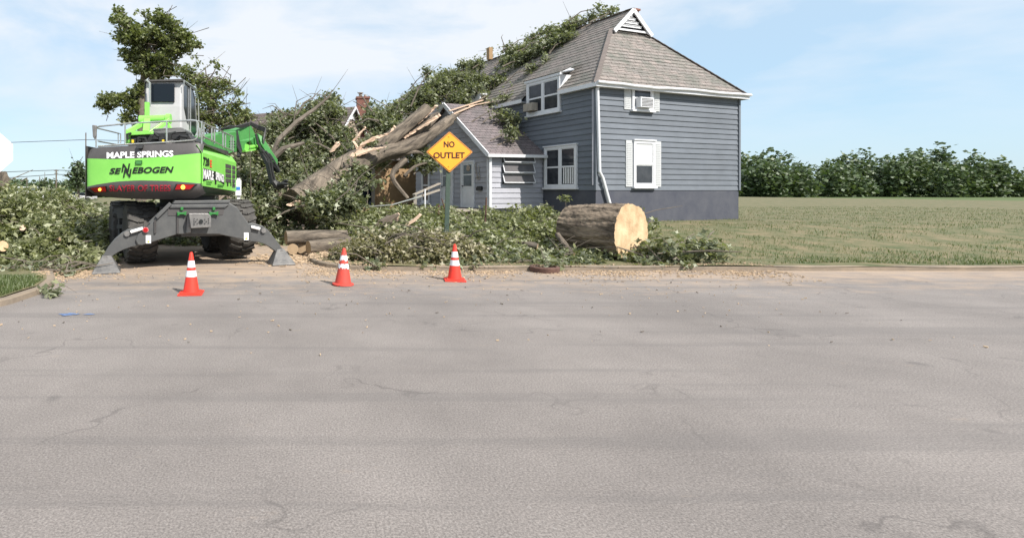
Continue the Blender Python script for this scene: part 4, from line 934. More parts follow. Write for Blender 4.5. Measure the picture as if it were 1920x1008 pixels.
# boom, stick and grab
def pp(pts, Y): return [P(a, b, Y) for a, b in pts]
bm_ = MB(); bm_.prism([P(378, 256, 14.6), P(432, 247, 16.9), P(450, 245, 17.8), P(450, 284, 17.8), P(436, 286, 16.9), P(400, 300, 14.9), P(378, 296, 14.6)], V((-.45, .12, 0)))
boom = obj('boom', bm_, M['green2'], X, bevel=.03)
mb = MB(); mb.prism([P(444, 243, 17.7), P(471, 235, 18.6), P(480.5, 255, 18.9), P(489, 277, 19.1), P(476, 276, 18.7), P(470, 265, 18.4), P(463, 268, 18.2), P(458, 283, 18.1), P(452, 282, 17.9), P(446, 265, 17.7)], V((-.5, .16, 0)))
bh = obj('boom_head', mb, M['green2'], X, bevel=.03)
mb = MB(); mb.prism([P(459, 271, 18.5), P(471, 262, 18.8), P(482, 266, 19), P(484, 275, 19), P(466, 279, 18.7)], V((-.3, .3, 0))); obj('recess', mb, M['black'], bh)
mb = MB(); mb.bar(P(456, 283.5, 18.0), P(489, 278, 19.1), .2, .05); mb.tube([P(462, 276, 18.2), P(484, 274, 18.9)], .06, 8); mb.lathe([(.11, -.05), (.11, .05)], P(462, 276, 18.15), (0, 1, 0), 12); obj('boom_pin', mb, M['green'], bh, smooth=True)
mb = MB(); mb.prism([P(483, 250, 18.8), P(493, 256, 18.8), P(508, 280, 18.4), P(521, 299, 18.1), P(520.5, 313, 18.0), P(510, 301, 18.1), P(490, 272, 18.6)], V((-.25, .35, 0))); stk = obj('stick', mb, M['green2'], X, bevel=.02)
mb = MB(); mb.prism([P(486, 276, 18.5), P(505, 287, 18.3), P(511, 303, 18.0), P(524, 320, 17.9), P(523, 324, 17.9), P(509, 309, 18), P(515, 343, 17.8), P(511, 344, 17.8), P(503, 308, 18)], V((-.12, .2, 0)))
for pts in (((491, 280), (502, 296), (507, 318), (512, 342)), ((498, 283), (509, 298), (511, 320), (516, 340)), ((505, 288), (513, 300), (522, 316), (525, 322))): mb.tube([P(a, b, 17.85) for a, b in pts], .035, 6)
obj('stick_cylinder', mb, M['black'], stk)
mb = MB()
mb.tube([P(513, 340, 17.8), P(518, 347, 17.8), P(526, 353, 17.8)], [.10, .13, .09], 8); mb.tube([P(526, 350, 17.8), P(535, 340, 17.7), P(539, 338, 17.6)], [.09, .07, .03], 8); mb.tube([P(520, 348, 17.8), P(530, 345, 17.6), P(541, 345, 17.5)], [.1, .07, .03], 8); mb.tube([P(524, 351, 17.8), P(535, 349, 17.9), P(536, 341, 18)], [.08, .06, .03], 8)
obj('grapple', mb, M['black'], X, smooth=True)
mb = MB()
for k_ in range(5): mb.tube([P(412+k_*3, 243-k_, 15.8+.1*k_), P(430, 241-k_*1.2, 16.8), P(452, 235+k_, 17.8), P(470, 230+k_, 18.6), P(484, 236+k_*1.5, 18.9), P(498, 240+k_*2, 18.8), P(494, 262+k_*2, 18.6)], .03, 6)
mb.tube([P(442, 246, 17.5), P(445, 262, 17.5), P(450, 280, 17.5), P(447, 294, 17.4)], .07, 6); mb.tube([P(440, 247, 17.4), P(443, 270, 17.4), P(452, 288, 17.4)], .04, 6); mb.tube([P(480, 252, 18.6), P(484, 270, 18.6), P(492, 285, 18.2)], .045, 6)
obj('hose', mb, M['black'], boom, smooth=True)
mb = MB()
for i in range(3): mb.box(P(426, 266+i*5, 16.3)+V((.16, -.05, 0)), (.09, .02, 0), (0, .004, 0), (0, 0, .02))
obj('boom_mark', mb, M['blackp'], boom)

# undercarriage: beam plane through both feet
FL = V((-4.58, 11.45, 0)); FR = V((-.93, 12.75, 0)); bd = (FR-FL).normalized(); bn = V((-bd.y, bd.x, 0))   # bn away from camera
def bp_(px, py, off=0): return on_plane(px, py, FL+bn*off, bd)
def pb(pts, off=0): return [bp_(a, b, off) for a, b in pts]
mb = MB(); mb.prism(pb([(328, 380), (430, 380), (444, 388), (467, 420), (471, 432), (470, 452), (409, 439), (333, 439), (266, 460), (258, 459), (254, 450), (258, 440), (273, 428), (292, 409), (311, 391)]), bn*.34)
bmm = obj('outrigger_beam', mb, M['steel'], X, bevel=.02)
mb = MB(); mb.prism(pb([(322, 384), (430, 383), (422, 389.5), (318, 390)], -.05), bn*.5+UP*.0); mb.prism(pb([(328, 376), (432, 375.5), (430, 381), (324, 382)], -.02), bn*.6)
mb.bar(bp_(293, 408, -.03), bp_(320, 381, -.03), .06, .08); mb.bar(bp_(280, 418, .1), bp_(305, 394, .1), .14, .06)
obj('beam_step', mb, M['steel'], X, bevel=.01)
mb = MB()
for px in (301 -10, 333): mb.bar(bp_(px, 412 if px < 300 else 408, -.02), bp_(px, 437, -.02), .03, .05)
mb.prism(pb([(315, 391), (421, 390), (418, 403), (315, 404)], -.012), -bn*-.01); mb.bar(bp_(349, 405, -.01), bp_(349, 437, -.01), .015, .02)
obj('beam_rib', mb, M['grey'], bmm)
mb = MB(); mb.prism(pb([(354, 400), (391, 400), (396, 406), (396, 426), (358, 428)], -.28), bn*.25); mb.prism(pb([(352, 403), (358, 407), (358, 436), (349, 437)], -.1), bn*.1); ht = obj('tow_hitch', mb, M['steel2'], X, bevel=.012)
mb = MB(); mb.lathe([(.045, 0), (.045, .01)], bp_(377, 415, -.30), -bn, 16)
for a, b in ((364, 410), (364, 414), (364, 418), (364, 421), (370, 411), (384, 411), (370, 419), (384, 419), (391, 410), (391, 414), (391, 418), (367, 415), (387, 415)): mb.lathe([(.011, 0), (.011, .01)], bp_(a, b, -.29), -bn, 8)
obj('bolt_holes', mb, M['blackp'], ht)
for c_ in (341, 401):
    mb = MB(); mb.prism(pb([(c_-9, 397), (c_-3, 398), (c_+3, 398), (c_+9, 396), (c_+8, 404), (c_+3, 402), (c_-3, 402), (c_-8, 405)], -.08), bn*.08); mb.box(bp_(c_, 391, -.05), bd*.03, bn*.02, UP*.035)
    obj('green_bracket', mb, M['brkt'], X, bevel=.006)
mb = MB(); mb.lathe([(.05, 0), (.05, .012)], bp_(273, 431, -.05), -bn, 16); rf = obj('reflector', mb, M['lampred'], X)
mb = MB(); mb.lathe([(.062, 0), (.062, .006)], bp_(273, 431, -.045), -bn, 16); obj('reflector_rim', mb, mat('reflector_pink', (.6, .2, .2), .4), rf)
for a0, a1, b0, b1 in ((273.5, 283, 441, 456), (457.5, 466, 436, 450)):
    mb = MB(); mb.prism(pb([(a0, b0), (a1, b0), (a1, b1), (a0, b1)], -.012), bn*.008); lb_ = obj('warning_label', mb, M['whitep'], X)
    mb = MB(); mb.prism(pb([((a0+a1)/2, b1-6), ((a0+a1)/2+2.6, b1-1.5), ((a0+a1)/2-2.6, b1-1.5)], -.015), bn*.002); obj('warning_triangle', mb, M['yellow'], lb_)
def arm(poly, foot, rod, m_top):
    mb = MB(); mb.prism(pb(poly, .06), bn*.24); am = obj('outrigger_arm', mb, M['steel'], X, bevel=.015)
    mb = MB(); mb.tube([bp_(*rod[0], .0), bp_(*rod[1], .0)], .035, 8); obj('piston_rod', mb, M['whitep'], am)
    mb = MB(); mb.prism(pb(rod[2], .045), bn*.01); obj('arm_slot', mb, M['blackp'], am)
    mb = MB(); mb.lathe([(.06, 0), (.06, .03)], bp_(*m_top, .04), -bn, 12); obj('pivot_pin', mb, M['steel2'], am)
    mb = MB(); mb.lathe([(.05, 0), (.05, .03)], bp_(*foot[1], .02), -bn, 12); obj('pivot_pin', mb, M['steel2'], am)
    fx = foot[0]; c = V((fx.x, fx.y, 0)); mb = MB()
    b4 = [c+bd*a_*.28+bn*b_*.27+UP*.0 for a_, b_ in ((-1, -1), (1, -1), (1, 1), (-1, 1))]; m4 = [p+UP*.035 for p in b4]
    t4 = [c+bn*.14+bd*a_*.09+bn*b_*.10+UP*.36 for a_, b_ in ((-1, -1), (1, -1), (1, 1), (-1, 1))]
    vs = b4+m4+t4; fs = [(3, 2, 1, 0), (8, 9, 10, 11)]
    for o_ in (0, 4): fs += [(o_+i, o_+(i+1) % 4, o_+4+(i+1) % 4, o_+4+i) for i in range(4)]
    mb.add(vs, fs); obj('foot_pad', mb, M['foot'], am, bevel=.01)
def smooth_poly(p): return p
arm([(272, 424), (262, 426), (240, 430), (228, 437), (214, 449), (202, 464), (195, 476), (192, 484), (199, 488), (206, 486), (212, 479), (221, 473), (234, 467), (246, 463), (260, 460), (272, 440)], (FL-bn*0, (198, 484)), ((245, 435), (268, 428), [(243, 437), (268, 429), (260, 434), (250, 437)]), (238, 438))
arm([(462, 420), (474, 418), (492, 423), (502, 430), (514, 445), (524, 458), (530, 467), (534, 475), (528, 480), (521, 476), (515, 470), (507, 464), (497, 458), (485, 454), (466, 452)], (FR, (528, 472)), ((471, 425), (487, 429), [(470, 427), (487, 430), (484, 433), (476, 431)]), (494, 432))
# chassis and turntable
axl = V((.90, .44, 0)).normalized(); hdg = V((-axl.y, axl.x, 0))
bc = bp_(385, 410); bc = V((bc.x, bc.y, 0))
cc_ = bc+hdg*2.0
mb = MB(); mb.box(cc_+UP*.98, hdg*1.75, axl*.5, UP*.28); mb.box(cc_+hdg*.1+UP*1.3, hdg*.8, axl*.8, UP*.08); obj('chassis', mb, M['steel'], X, bevel=.02)
mb = MB(); mb.lathe([(.8, 0), (.8, .12), (.72, .12), (.72, .35)], V((-3.55, 14.3, 1.32)), UP, 32); obj('turntable', mb, M['black'], X, smooth=True)
mb = MB()
RLc = G(262, 492); RLc = V((RLc.x, RLc.y, 0)); RRc = V((-2.2, 13.95, 0)); FLc = RLc+hdg*1.75-axl*.18; FRc = RRc+hdg*1.7-axl*.05
for a_, b_ in ((RLc, RRc), (FLc, FRc)): mb.tube([a_+UP*.74, b_+UP*.74], .14, 10)
obj('axle', mb, M['steel'], X)
RW = .735; WW = .68
for ctr in (RLc, RRc, FLc, FRc):
    c = ctr+UP*(RW+.01); lift = .05 if ctr in (RRc,) else 0; c += UP*lift
    mb = MB(); h2 = WW/2
    mb.lathe([(.36, -h2*.86), (.50, -h2*.96), (.64, -h2), (RW-.05, -h2*.90), (RW-.03, -h2*.6), (RW-.03, h2*.6), (RW-.05, h2*.90), (.64, h2), (.50, h2*.96), (.36, h2*.86)], c, axl, 40)
    wob = obj('wheel', mb, M['tyre'], X, smooth=True)
    mb = MB(); nl = 22
    for k_ in range(nl):
        for sgn in (-1, 1):
            th = (k_+(.5 if sgn > 0 else 0))/nl*2*math.pi; rad = lambda t: (hdg*math.cos(t)+UP*math.sin(t))
            p0 = c+axl*sgn*h2*.96+rad(th)*(RW-.03); p1 = c+axl*sgn*h2*.30+rad(th+.14)*(RW-.012); p2 = c-axl*sgn*h2*.02+rad(th+.12)*(RW-.012)
            mb.bar(p0, p1, .085, .05, up=rad(th+.08)); mb.bar(p1, p2, .075, .04, up=rad(th+.13))
    obj('tread', mb, M['tyre'], wob)
    mb = MB(); mb.lathe([(.37, -h2*.84), (.33, -h2*.7), (.30, -h2*.3), (.30, h2*.3), (.33, h2*.7), (.37, h2*.84)], c, axl, 28); mb.lathe([(.16, -h2*.75), (.16, h2*.75)], c, axl, 16); mb.lathe([(.33, -.03), (.33, .03)], c, axl, 24)
    for k_ in range(8):
        r3 = hdg*math.cos(k_*.785)+UP*math.sin(k_*.785)
        mb.lathe([(.02, -h2*.35), (.02, h2*.35)], c+r3*.24, axl, 6)
    obj('rim', mb, M['steel2'], wob, smooth=True)
# fender and steps beside the far left wheel
mb = MB(); 
mb.prism([V(p) for p in (P(214, 392, 13.9), P(236, 384, 13.9), P(236, 394, 13.9), P(222, 398, 13.9), P(214, 430, 13.9), P(207, 430, 13.9))], V((-.1, .5, 0)))
mb.box(P(228, 400, 13.75), (.08, 0, 0), (0, .1, 0), (0, 0, .12)); mb.box(P(228, 424, 13.75), (.09, 0, 0), (0, .1, 0), (0, 0, .05)); mb.bar(P(223, 395, 13.75), P(223, 445, 13.75), .04); mb.bar(P(233, 395, 13.75), P(233, 445, 13.75), .04)
obj('step_ladder', mb, M['steel'], X)

# ------------------------------------------------------------------ traffic cones
def cone(loc, m, label, h=.71, round_=False, tilt=(0, 0), old=False, rz=0):
    T = thing('traffic_cone', label, 'traffic cone', loc, 'traffic cones standing in a row on the road')
    T.rotation_euler = (tilt[0], tilt[1], rz)
    base = bpy.data.objects
    def lo(name, mb, m_, par, **k):
        o = obj(name, mb, m_, None, None, **k); o.parent = par; return o
    mb = MB()
    if round_: mb.lathe([(.19, 0), (.205, .012), (.20, .035), (.15, .045), (.135, .05)], seg=28)
    else:
        mb.cube(-.2, .2, -.2, .2, 0, .03); mb.cube(-.16, .16, -.16, .16, .03, .045)
    lo('base', mb, m, T, smooth=round_, bevel=0 if round_ else .012)
    r = lambda z: (.152 if round_ else .135)*(1-(z-.045)/(h*1.16))+.0
    mb = MB(); mb.lathe([(r(.045), .045), (r(.3), .3), (r(h-.03), h-.03), (r(h-.01)*.85, h-.006), (r(h)*.5, h), (.015, h-.01)], seg=32)
    lo('body', mb, m, T, smooth=True)
    for z0, z1 in ((h*.42, h*.57), (h*.64, h*.80)) if not old else ((h*.46, h*.585), (h*.67, h*.81)):
        mb = MB(); e = .004; n = 32
        vs = []; 
        for zz in (z0, z1):
            for t in range(n):
                a = t/n*2*math.pi; z = zz+(random.uniform(-.018, .022) if old and zz == z0 else 0)+(random.uniform(-.03, .004) if old and zz == z1 and t % 5 == 0 else 0)
                vs.append((math.cos(a)*(r(z)+e), math.sin(a)*(r(z)+e), z))
        mb.add(vs, [(t, (t+1) % n, n+(t+1) % n, n+t) for t in range(n)])
        lo('collar', mb, M['refl'], T, smooth=True)
    return T
c1 = G(358.5, 550.5); c2 = G(643, 534); c3 = G(852.5, 525.5)
cone(c1, M['cone'], 'clean orange cone with two white bands standing in front of the outriggers', rz=.1)
cone(c2, M['coneold'], 'dirty faded cone with torn bands and a round base in front of the leaf pile', .69, True, (0, .03), True)
cone(c3, M['cone'], 'clean orange cone with two white bands standing right of the road sign post', rz=-.15)

# ------------------------------------------------------------------ signs
Ys = 14.2; SG = thing('road_sign', 'amber diamond road sign reading NO OUTLET on a green steel post', 'road sign', G(837, 474, .12))
mb = MB(); top_, bot_ = P(842.5, 262, Ys+.03), P(836.5, 476, Ys+.03)
mb.bar(top_, bot_, .10, .012); mb.bar(top_+V((-.05, .02, 0)), bot_+V((-.05, .02, 0)), .015, .05); mb.bar(top_+V((.05, .02, 0)), bot_+V((.05, .02, 0)), .015, .05)
obj('post', mb, M['postg'], SG)
def dia(cx, cy, hx, hy, rr, Y):
    pts = []
    for k_, (dx_, dy_) in enumerate(((0, -1), (1, 0), (0, 1), (-1, 0))):
        for t in (-1, -.5, 0, .5, 1):
            # rounded corner
            ex, ey = dx_*(1-rr)+0, dy_*(1-rr)
            ang = math.atan2(dy_, dx_)+t*math.pi/4
            pts.append(P(cx+(ex+rr*.707*math.cos(ang)/1)*hx, cy+(ey+rr*.707*math.sin(ang))*hy, Y))
    return pts
mb = MB(); mb.prism(dia(842.8, 285, 44.5, 39.2, .08, Ys), V((0, .006, 0))); fc = obj('panel', mb, mat('sign_border', (.12, .03, .008), .5), SG)
mb = MB(); mb.prism(dia(842.8, 285, 43.6, 38.3, .08, Ys-.004), V((0, .003, 0))); obj('rim', mb, mat('sign_rim', (.75, .36, .10), .5), fc)
mb = MB(); mb.prism(dia(842.8, 285, 42.2, 37.0, .08, Ys-.008), V((0, .003, 0))); obj('border', mb, mat('sign_border2', (.16, .04, .01), .5), fc)
mb = MB(); mb.prism(dia(842.8, 285, 40.6, 35.5, .08, Ys-.012), V((0, .003, 0))); obj('face', mb, M['signy'], fc)
def sgt(x0, x1, y0, y1): return lambda u, v: P(x0+(x1-x0)*u, y1-(y1-y0)*v, Ys-.018)
sb = mat('sign_letters', (.05, .012, .006), .5)
lettering('NO', sgt(832, 852.5, 265, 276.5), sb, fc, 0, .028); lettering('OUTLET', sgt(812.5, 871.5, 285.5, 297), sb, fc, 0, .028)
mb = MB()
for py in (256, 312): mb.lathe([(.018, 0), (.012, .01)], P(841.5, py, Ys-.016), (0, -1, 0), 10)
obj('bolt', mb, M['signy'], fc)
Yt = 8.9; SS = thing('octagonal_sign', 'plain white octagonal sign panel cut off by the left edge of the picture', 'road sign', P(-17, 552, Yt))
SS.location.z = .1
mb = MB(); mb.prism([P(-18+45.5*math.cos(R_(22.5+45*k_)), 286+40*math.sin(R_(22.5+45*k_)), Yt) for k_ in range(8)], V((0, .004, 0))); obj('panel', mb, M['sheet'], SS)
mb = MB(); mb.bar(P(-18, 262, Yt+.03), V((P(-18, 0, Yt).x, Yt+.03, 0)), .06, .04); obj('post', mb, M['postg'], SS)

# ------------------------------------------------------------------ fallen tree
FT = thing('fallen_tree', 'huge uprooted maple lying across the porch roof and house with splintered limbs', 'fallen tree', V((.4, 19, .3)))
mb = MB()
main, mr_ = branch(mb, [P(560, 392, 18.2), P(592, 366, 18.6), P(625, 334, 19.2), P(668, 305, 20), P(715, 286, 20.8), P(760, 277, 21.3), P(800, 256, 22.0), P(842, 226, 23.4)], [.78, .67, .54, .44, .37, .31, .27, .21], 26, rough=.13)
obj('trunk', mb, M['bark'], FT, smooth=True)
mb = MB(); branch(mb, [P(690, 300, 20.6), P(722, 268, 21.0), P(760, 238, 21.4), P(802, 203, 21.8)], [.34, .29, .25, .22], 18, rough=.12)
obj('limb', mb, M['bark'], FT, smooth=True); mb = MB()
branch(mb, [P(735, 285, 21.4), P(768, 256, 21.8), P(800, 232, 22.0), P(822, 214, 22.2)], [.20, .26, .24, .12], 14, rough=.07)
mb2 = mb; obj('limb', mb2, M['bark'], FT, smooth=True)
mb = MB(); branch(mb, [P(842, 226, 23.4), P(862, 210, 24.6), P(885, 196, 25.6), P(912, 180, 26.6)], [.20, .11, .07, .03], 10)
obj('limb', mb, M['bark'], FT, smooth=True); mb = MB()
branch(mb, [P(760, 300, 21.2), P(735, 330, 20.6), P(765, 372, 20.3)], [.12, .10, .07], 10)
obj('limb', mb, M['bark'], FT, smooth=True); mb = MB()
branch(mb, [P(758, 330, 20.6), P(778, 312, 20.8), P(800, 305, 21)], [.07, .06, .03], 8)
obj('limb', mb, M['bark'], FT, smooth=True); mb = MB()
branch(mb, [P(795, 290, 21.5), P(780, 285, 21.3), P(740, 289, 21.0)], [.03, .07, .1], 8)
obj('limb', mb, M['bark'], FT, smooth=True)
mb = MB()                                   # torn wood
def sliver(pts, Y, th=.12):
    pp_ = []
    for (a, b), (c, d) in zip(pts, pts[1:]+pts[:1]):
        n_ = max(1, int(math.hypot(c-a, d-b)/3)); 
        for k_ in range(n_): t = k_/n_; j = 1.1 if k_ else .3; pp_.append((a+(c-a)*t+random.uniform(-j, j), b+(d-b)*t+random.uniform(-j, j)))
    mb = MB(); mb.prism([P(a, b, Y)+V((0, random.uniform(-.04, .04), 0)) for a, b in pp_], V((.05, th, .04))); obj('torn_wood', mb, M['torn'], FT)
sliver([(668, 281), (678, 268), (695, 259), (712, 254), (729, 250), (738, 236), (741, 240), (735, 247), (728, 253), (708, 260), (690, 268), (680, 276), (671, 283)], 20.0)
sliver([(660, 264), (672, 251), (683, 238), (685, 241), (674, 255), (663, 267)], 20.3); sliver([(661, 266), (664, 267), (672, 280), (669, 282)], 20.2)
sliver([(655, 291), (672, 281), (700, 277), (725, 276), (700, 283), (680, 290), (662, 297), (650, 297)], 19.5, .3)
sliver([(755, 258), (790, 236), (822, 214), (826, 218), (815, 226), (790, 241), (760, 260)], 21.4, .12); sliver([(780, 232), (805, 205), (818, 198), (820, 200), (806, 213), (785, 233)], 21.6, .1)
sliver([(618, 284), (628, 268), (634, 266), (636, 272), (627, 283), (620, 286)], 20.5)
sliver([(536, 384), (560, 376), (578, 378), (560, 383), (545, 387)], 17.5, .1)
# leaf masses of the fallen crown
left_cl = [(470, 262, 25, 22, 16, 1.2, 34), (500, 248, 25, 22, 12, 1.2, 36), (530, 225, 25, 24, 14, 1.2, 50), (560, 215, 25, 24, 11, 1.2, 44), (598, 200, 25, 22, 11, 1.0, 44), (635, 184, 25, 26, 9, 1.0, 44), (662, 190, 25, 8, 9, .6, 10), (606, 215, 24, 14, 12, .8, 30),
           (700, 205, 24, 8, 12, .6, 14), (604, 238, 24, 18, 10, 1.0, 40), (570, 245, 24, 30, 16, 1.2, 110), (520, 265, 23.5, 32, 20, 1.3, 150), (480, 300, 22, 34, 26, 1.3, 210), (540, 300, 22, 34, 26, 1.3, 210), (600, 275, 22.5, 28, 16, 1.2, 90), (640, 268, 22.5, 20, 14, 1, 46),
           (590, 310, 21.5, 26, 22, 1.2, 140), (465, 345, 20.5, 24, 26, 1.3, 200), (510, 345, 20.2, 30, 26, 1.2, 230), (555, 345, 20.2, 24, 24, 1.1, 170), (480, 385, 18.6, 30, 20, 1.2, 200), (530, 380, 18.4, 30, 18, 1.2, 200), (620, 250, 23, 20, 14, 1, 50), (650, 345, 19, 22, 14, .7, 70), (690, 350, 19, 20, 16, .7, 60), (640, 372, 18, 34, 14, .9, 150), (600, 380, 17.6, 26, 14, .9, 120), (640, 352, 18.3, 10, 5, .3, 12), (668, 318, 19.2, 10, 5, .3, 12), (690, 272, 20.6, 12, 6, .3, 16), (575, 228, 23.5, 34, 13, 1.1, 110), (535, 240, 23.5, 30, 12, 1.1, 90), (500, 262, 23, 26, 12, 1.1, 90), (620, 208, 23.5, 22, 9, .8, 40), (640, 250, 22.5, 18, 8, .8, 36), (700, 225, 23.4, 16, 12, .7, 50), (660, 288, 21.2, 16, 8, .6, 40)]
pts, cen = clumps(left_cl, 1.3); pts = holes(pts, 1.0, -.85)
leaf_mesh('foliage', sprays(pts, 17, .32), .155, M['leaf_f'], FT)
tw = MB()
for c in cen: twigs(tw, c+V((random.uniform(-1.5, 1.5), .3, random.uniform(-1.2, -.4))), [c], .04, .012, .3)
for k_ in range(42):
    p = V(pts[int(rng.integers(len(pts)))]); p.y -= random.uniform(.2, .9); a_ = random.choice((.5, .9, 2.4, 2.8, 3.4))+random.uniform(-.4, .4); l_ = random.uniform(.7, 1.9); d = V((math.cos(a_), random.uniform(-.2, .2), math.sin(a_)*.8)); r_ = random.uniform(.018, .05)
    tw.tube([p, p+d*l_*.33+UP*random.uniform(-.1, .2), p+d*l_*.66+UP*random.uniform(-.1, .3), p+d*l_], [r_, r_*.85, r_*.6, r_*.2], 5)
for k_ in range(260):
    p = pts[int(rng.integers(len(pts)))]; d = V(rng.normal(size=3)*[.9, .5, .7]); tw.tube([V(p), V(p)+d*.5, V(p)+d+UP*.05], [.016, .012, .004], 4)
def tb(pts_, r): tw.tube([P(*p) for p in pts_], r, 7)
tb([(511, 290, 21), (522, 262, 21), (557, 228, 21.4), (592, 203, 22), (617, 182, 22), (622, 170, 22)], [.11, .10, .09, .07, .04, .012]); tb([(513, 296, 20.8), (530, 280, 20.8), (545, 275, 20.8), (570, 268, 21)], [.13, .12, .10, .06])
tb([(605, 196, 22), (612, 175, 22), (616, 168, 22)], [.04, .02, .008]); tb([(550, 235, 22), (556, 190, 22), (570, 183, 22), (578, 180, 22)], [.03, .02, .012, .006]); tb([(508, 232, 24), (506, 215, 24)], [.03, .01]); tb([(500, 250, 23), (530, 222, 23), (560, 196, 23)], [.06, .04, .01])
obj('branches', tw, M['twig'], FT)
roof_cl = [(712, 238, 23.5, 14, 14, .7, 60), (730, 222, 24, 22, 16, .8, 120), (760, 205, 24.5, 26, 16, .9, 160), (790, 185, 25.5, 26, 16, 1.0, 170), (815, 165, 27, 28, 16, 1.0, 190), (845, 148, 29, 28, 14, 1.0, 170), (870, 140, 30.5, 18, 12, .8, 80), (705, 262, 22.5, 14, 10, .6, 50), (715, 300, 22, 12, 8, .5, 24), (775, 300, 22, 22, 12, .6, 60), (800, 305, 22.2, 16, 14, .5, 40),
           (735, 240, 22.8, 18, 10, .6, 60), (880, 170, 27.2, 26, 12, .6, 110), (915, 163, 27, 20, 10, .5, 80), (860, 185, 26.5, 18, 10, .5, 60), (930, 150, 27.6, 16, 12, .5, 60), (900, 150, 28.6, 16, 8, .5, 40), (945, 125, 28.8, 16, 14, .6, 90), (965, 105, 29.8, 22, 14, .7, 120), (985, 92, 29.5, 20, 13, .6, 110), (1005, 84, 29, 22, 13, .6, 130), (1030, 76, 28.2, 22, 12, .6, 120), (1055, 66, 27.6, 20, 13, .6, 100), (1075, 55, 27, 10, 14, .5, 40), (1035, 56, 28.6, 10, 7, .3, 16), (1074, 42, 27.6, 7, 7, .3, 14),
           (1100, 35, 26.6, 7, 4, .3, 8), (1112, 31, 26.2, 5, 4, .3, 6), (1125, 14, 26, 4, 4, .2, 5), (1134, 27, 25.6, 6, 3, .2, 6), (1150, 21, 25, 8, 3, .2, 7), (922, 100, 31.5, 7, 7, .3, 14), (800, 135, 27.5, 8, 10, .3, 12), (870, 122, 31.5, 14, 8, .5, 30), (940, 212, 24.3, 10, 8, .3, 20), (958, 222, 24.0, 12, 9, .3, 20), (925, 205, 24, 14, 6, .3, 20), (958, 250, 22.8, 8, 8, .2, 12), (990, 250, 23.1, 8, 8, .2, 14), (955, 92, 30.2, 10, 6, .3, 16)]
nrf = (E0-F0).cross(ap-F0).normalized()
def roofY(px, py):
    d = V(((px-600)/FP, 1, (HZ-py)/FP)); return (F0-V((0, 0, CH))).dot(nrf)/d.dot(nrf)
roof_cl += [(985, 112, 0, 20, 12, .4, 70), (955, 132, 0, 20, 12, .4, 70), (930, 158, 0, 20, 12, .4, 70), (1012, 98, 0, 20, 10, .4, 60), (1042, 84, 0, 18, 9, .4, 50), (1066, 72, 0, 14, 9, .4, 36), (905, 180, 0, 26, 8, .4, 60), (872, 168, 0, 14, 8, .4, 30), (1000, 70, 0, 10, 6, .3, 14), (1020, 60, 0, 8, 5, .3, 10), (1082, 30, 0, 6, 4, .3, 8), (895, 120, 0, 12, 6, .3, 20)]
roof_cl += [(1000, 128, 0, 12, 5, .2, 12), (965, 160, 0, 14, 6, .2, 16), (948, 184, 0, 10, 5, .2, 10), (1030, 108, 0, 10, 4, .2, 8), (920, 196, 0, 12, 4, .2, 10)]
roof_cl = [(a, b, (roofY(a, b)-.25 if (a > 905 and b > 60 and b < 195) or Y == 0 else Y), c, d, e, f) for a, b, Y, c, d, e, f in roof_cl]
roof_cl = [(a, b, (Y if 15 < Y < 34 else 29), c, d, e, f) for a, b, Y, c, d, e, f in roof_cl]
roof_cl += [(760, 262, 22.3, 12, 10, .4, 30), (735, 262, 21.8, 12, 8, .4, 24), (800, 288, 22.4, 14, 10, .5, 30), (700, 318, 20.6, 14, 8, .4, 20), (820, 180, 27, 14, 10, .5, 30), (780, 212, 24.2, 16, 8, .5, 30)]
pts2, cen2 = clumps(roof_cl, 1.2); pts2 = holes(pts2, 1.5, -.5)
leaf_mesh('foliage', sprays(pts2, 14, .26), .15, M['leaf_f'], FT)
tw = MB()
for c in cen2:
    src = c+V((random.uniform(-1.6, -.4), random.uniform(-.6, .3), random.uniform(-.9, -.3)))
    twigs(tw, src, [c], .035, .012, .2)
for k_ in range(200):
    p = pts2[int(rng.integers(len(pts2)))]; d = V(rng.normal(size=3)*[.6, .3, .5]); tw.tube([V(p), V(p)+d*.5, V(p)+d], [.014, .01, .004], 4)
tb([(943, 97, 29), (945, 85, 29), (940, 70, 29), (943, 65, 29)], [.03, .025, .018, .008]); tb([(770, 200, 24), (785, 165, 24), (800, 140, 24), (825, 120, 24)], [.04, .03, .015, .006]); tb([(740, 215, 24), (748, 190, 24), (756, 172, 24)], [.03, .015, .006]); tb([(1118, 35, 26), (1125, 15, 26)], [.012, .006]); tb([(745, 210, 24), (700, 185, 24.5), (688, 178, 24.5)], [.03, .015, .006])
obj('branches', tw, M['twig'], FT)
# broken boards lying on the eave
for a_, b_, lb in (((842, 208, 24.0), (905, 188, 26.0), 'longest splintered board reaching back from the porch peak'), ((850, 214, 23.8), (893, 196, 25.4), 'lowest splintered board lying on the porch roof near its peak'), ((878, 199, 25.0), (925, 190, 26.0), 'splintered board along the eave nearest to the paired upper window')): 
    mb = MB(); mb.bar(P(*a_), P(*b_), .09, .04); tag(obj('broken_board', mb, M['torn'], base=P(*a_)), lb, 'board', 'broken boards on the eave')

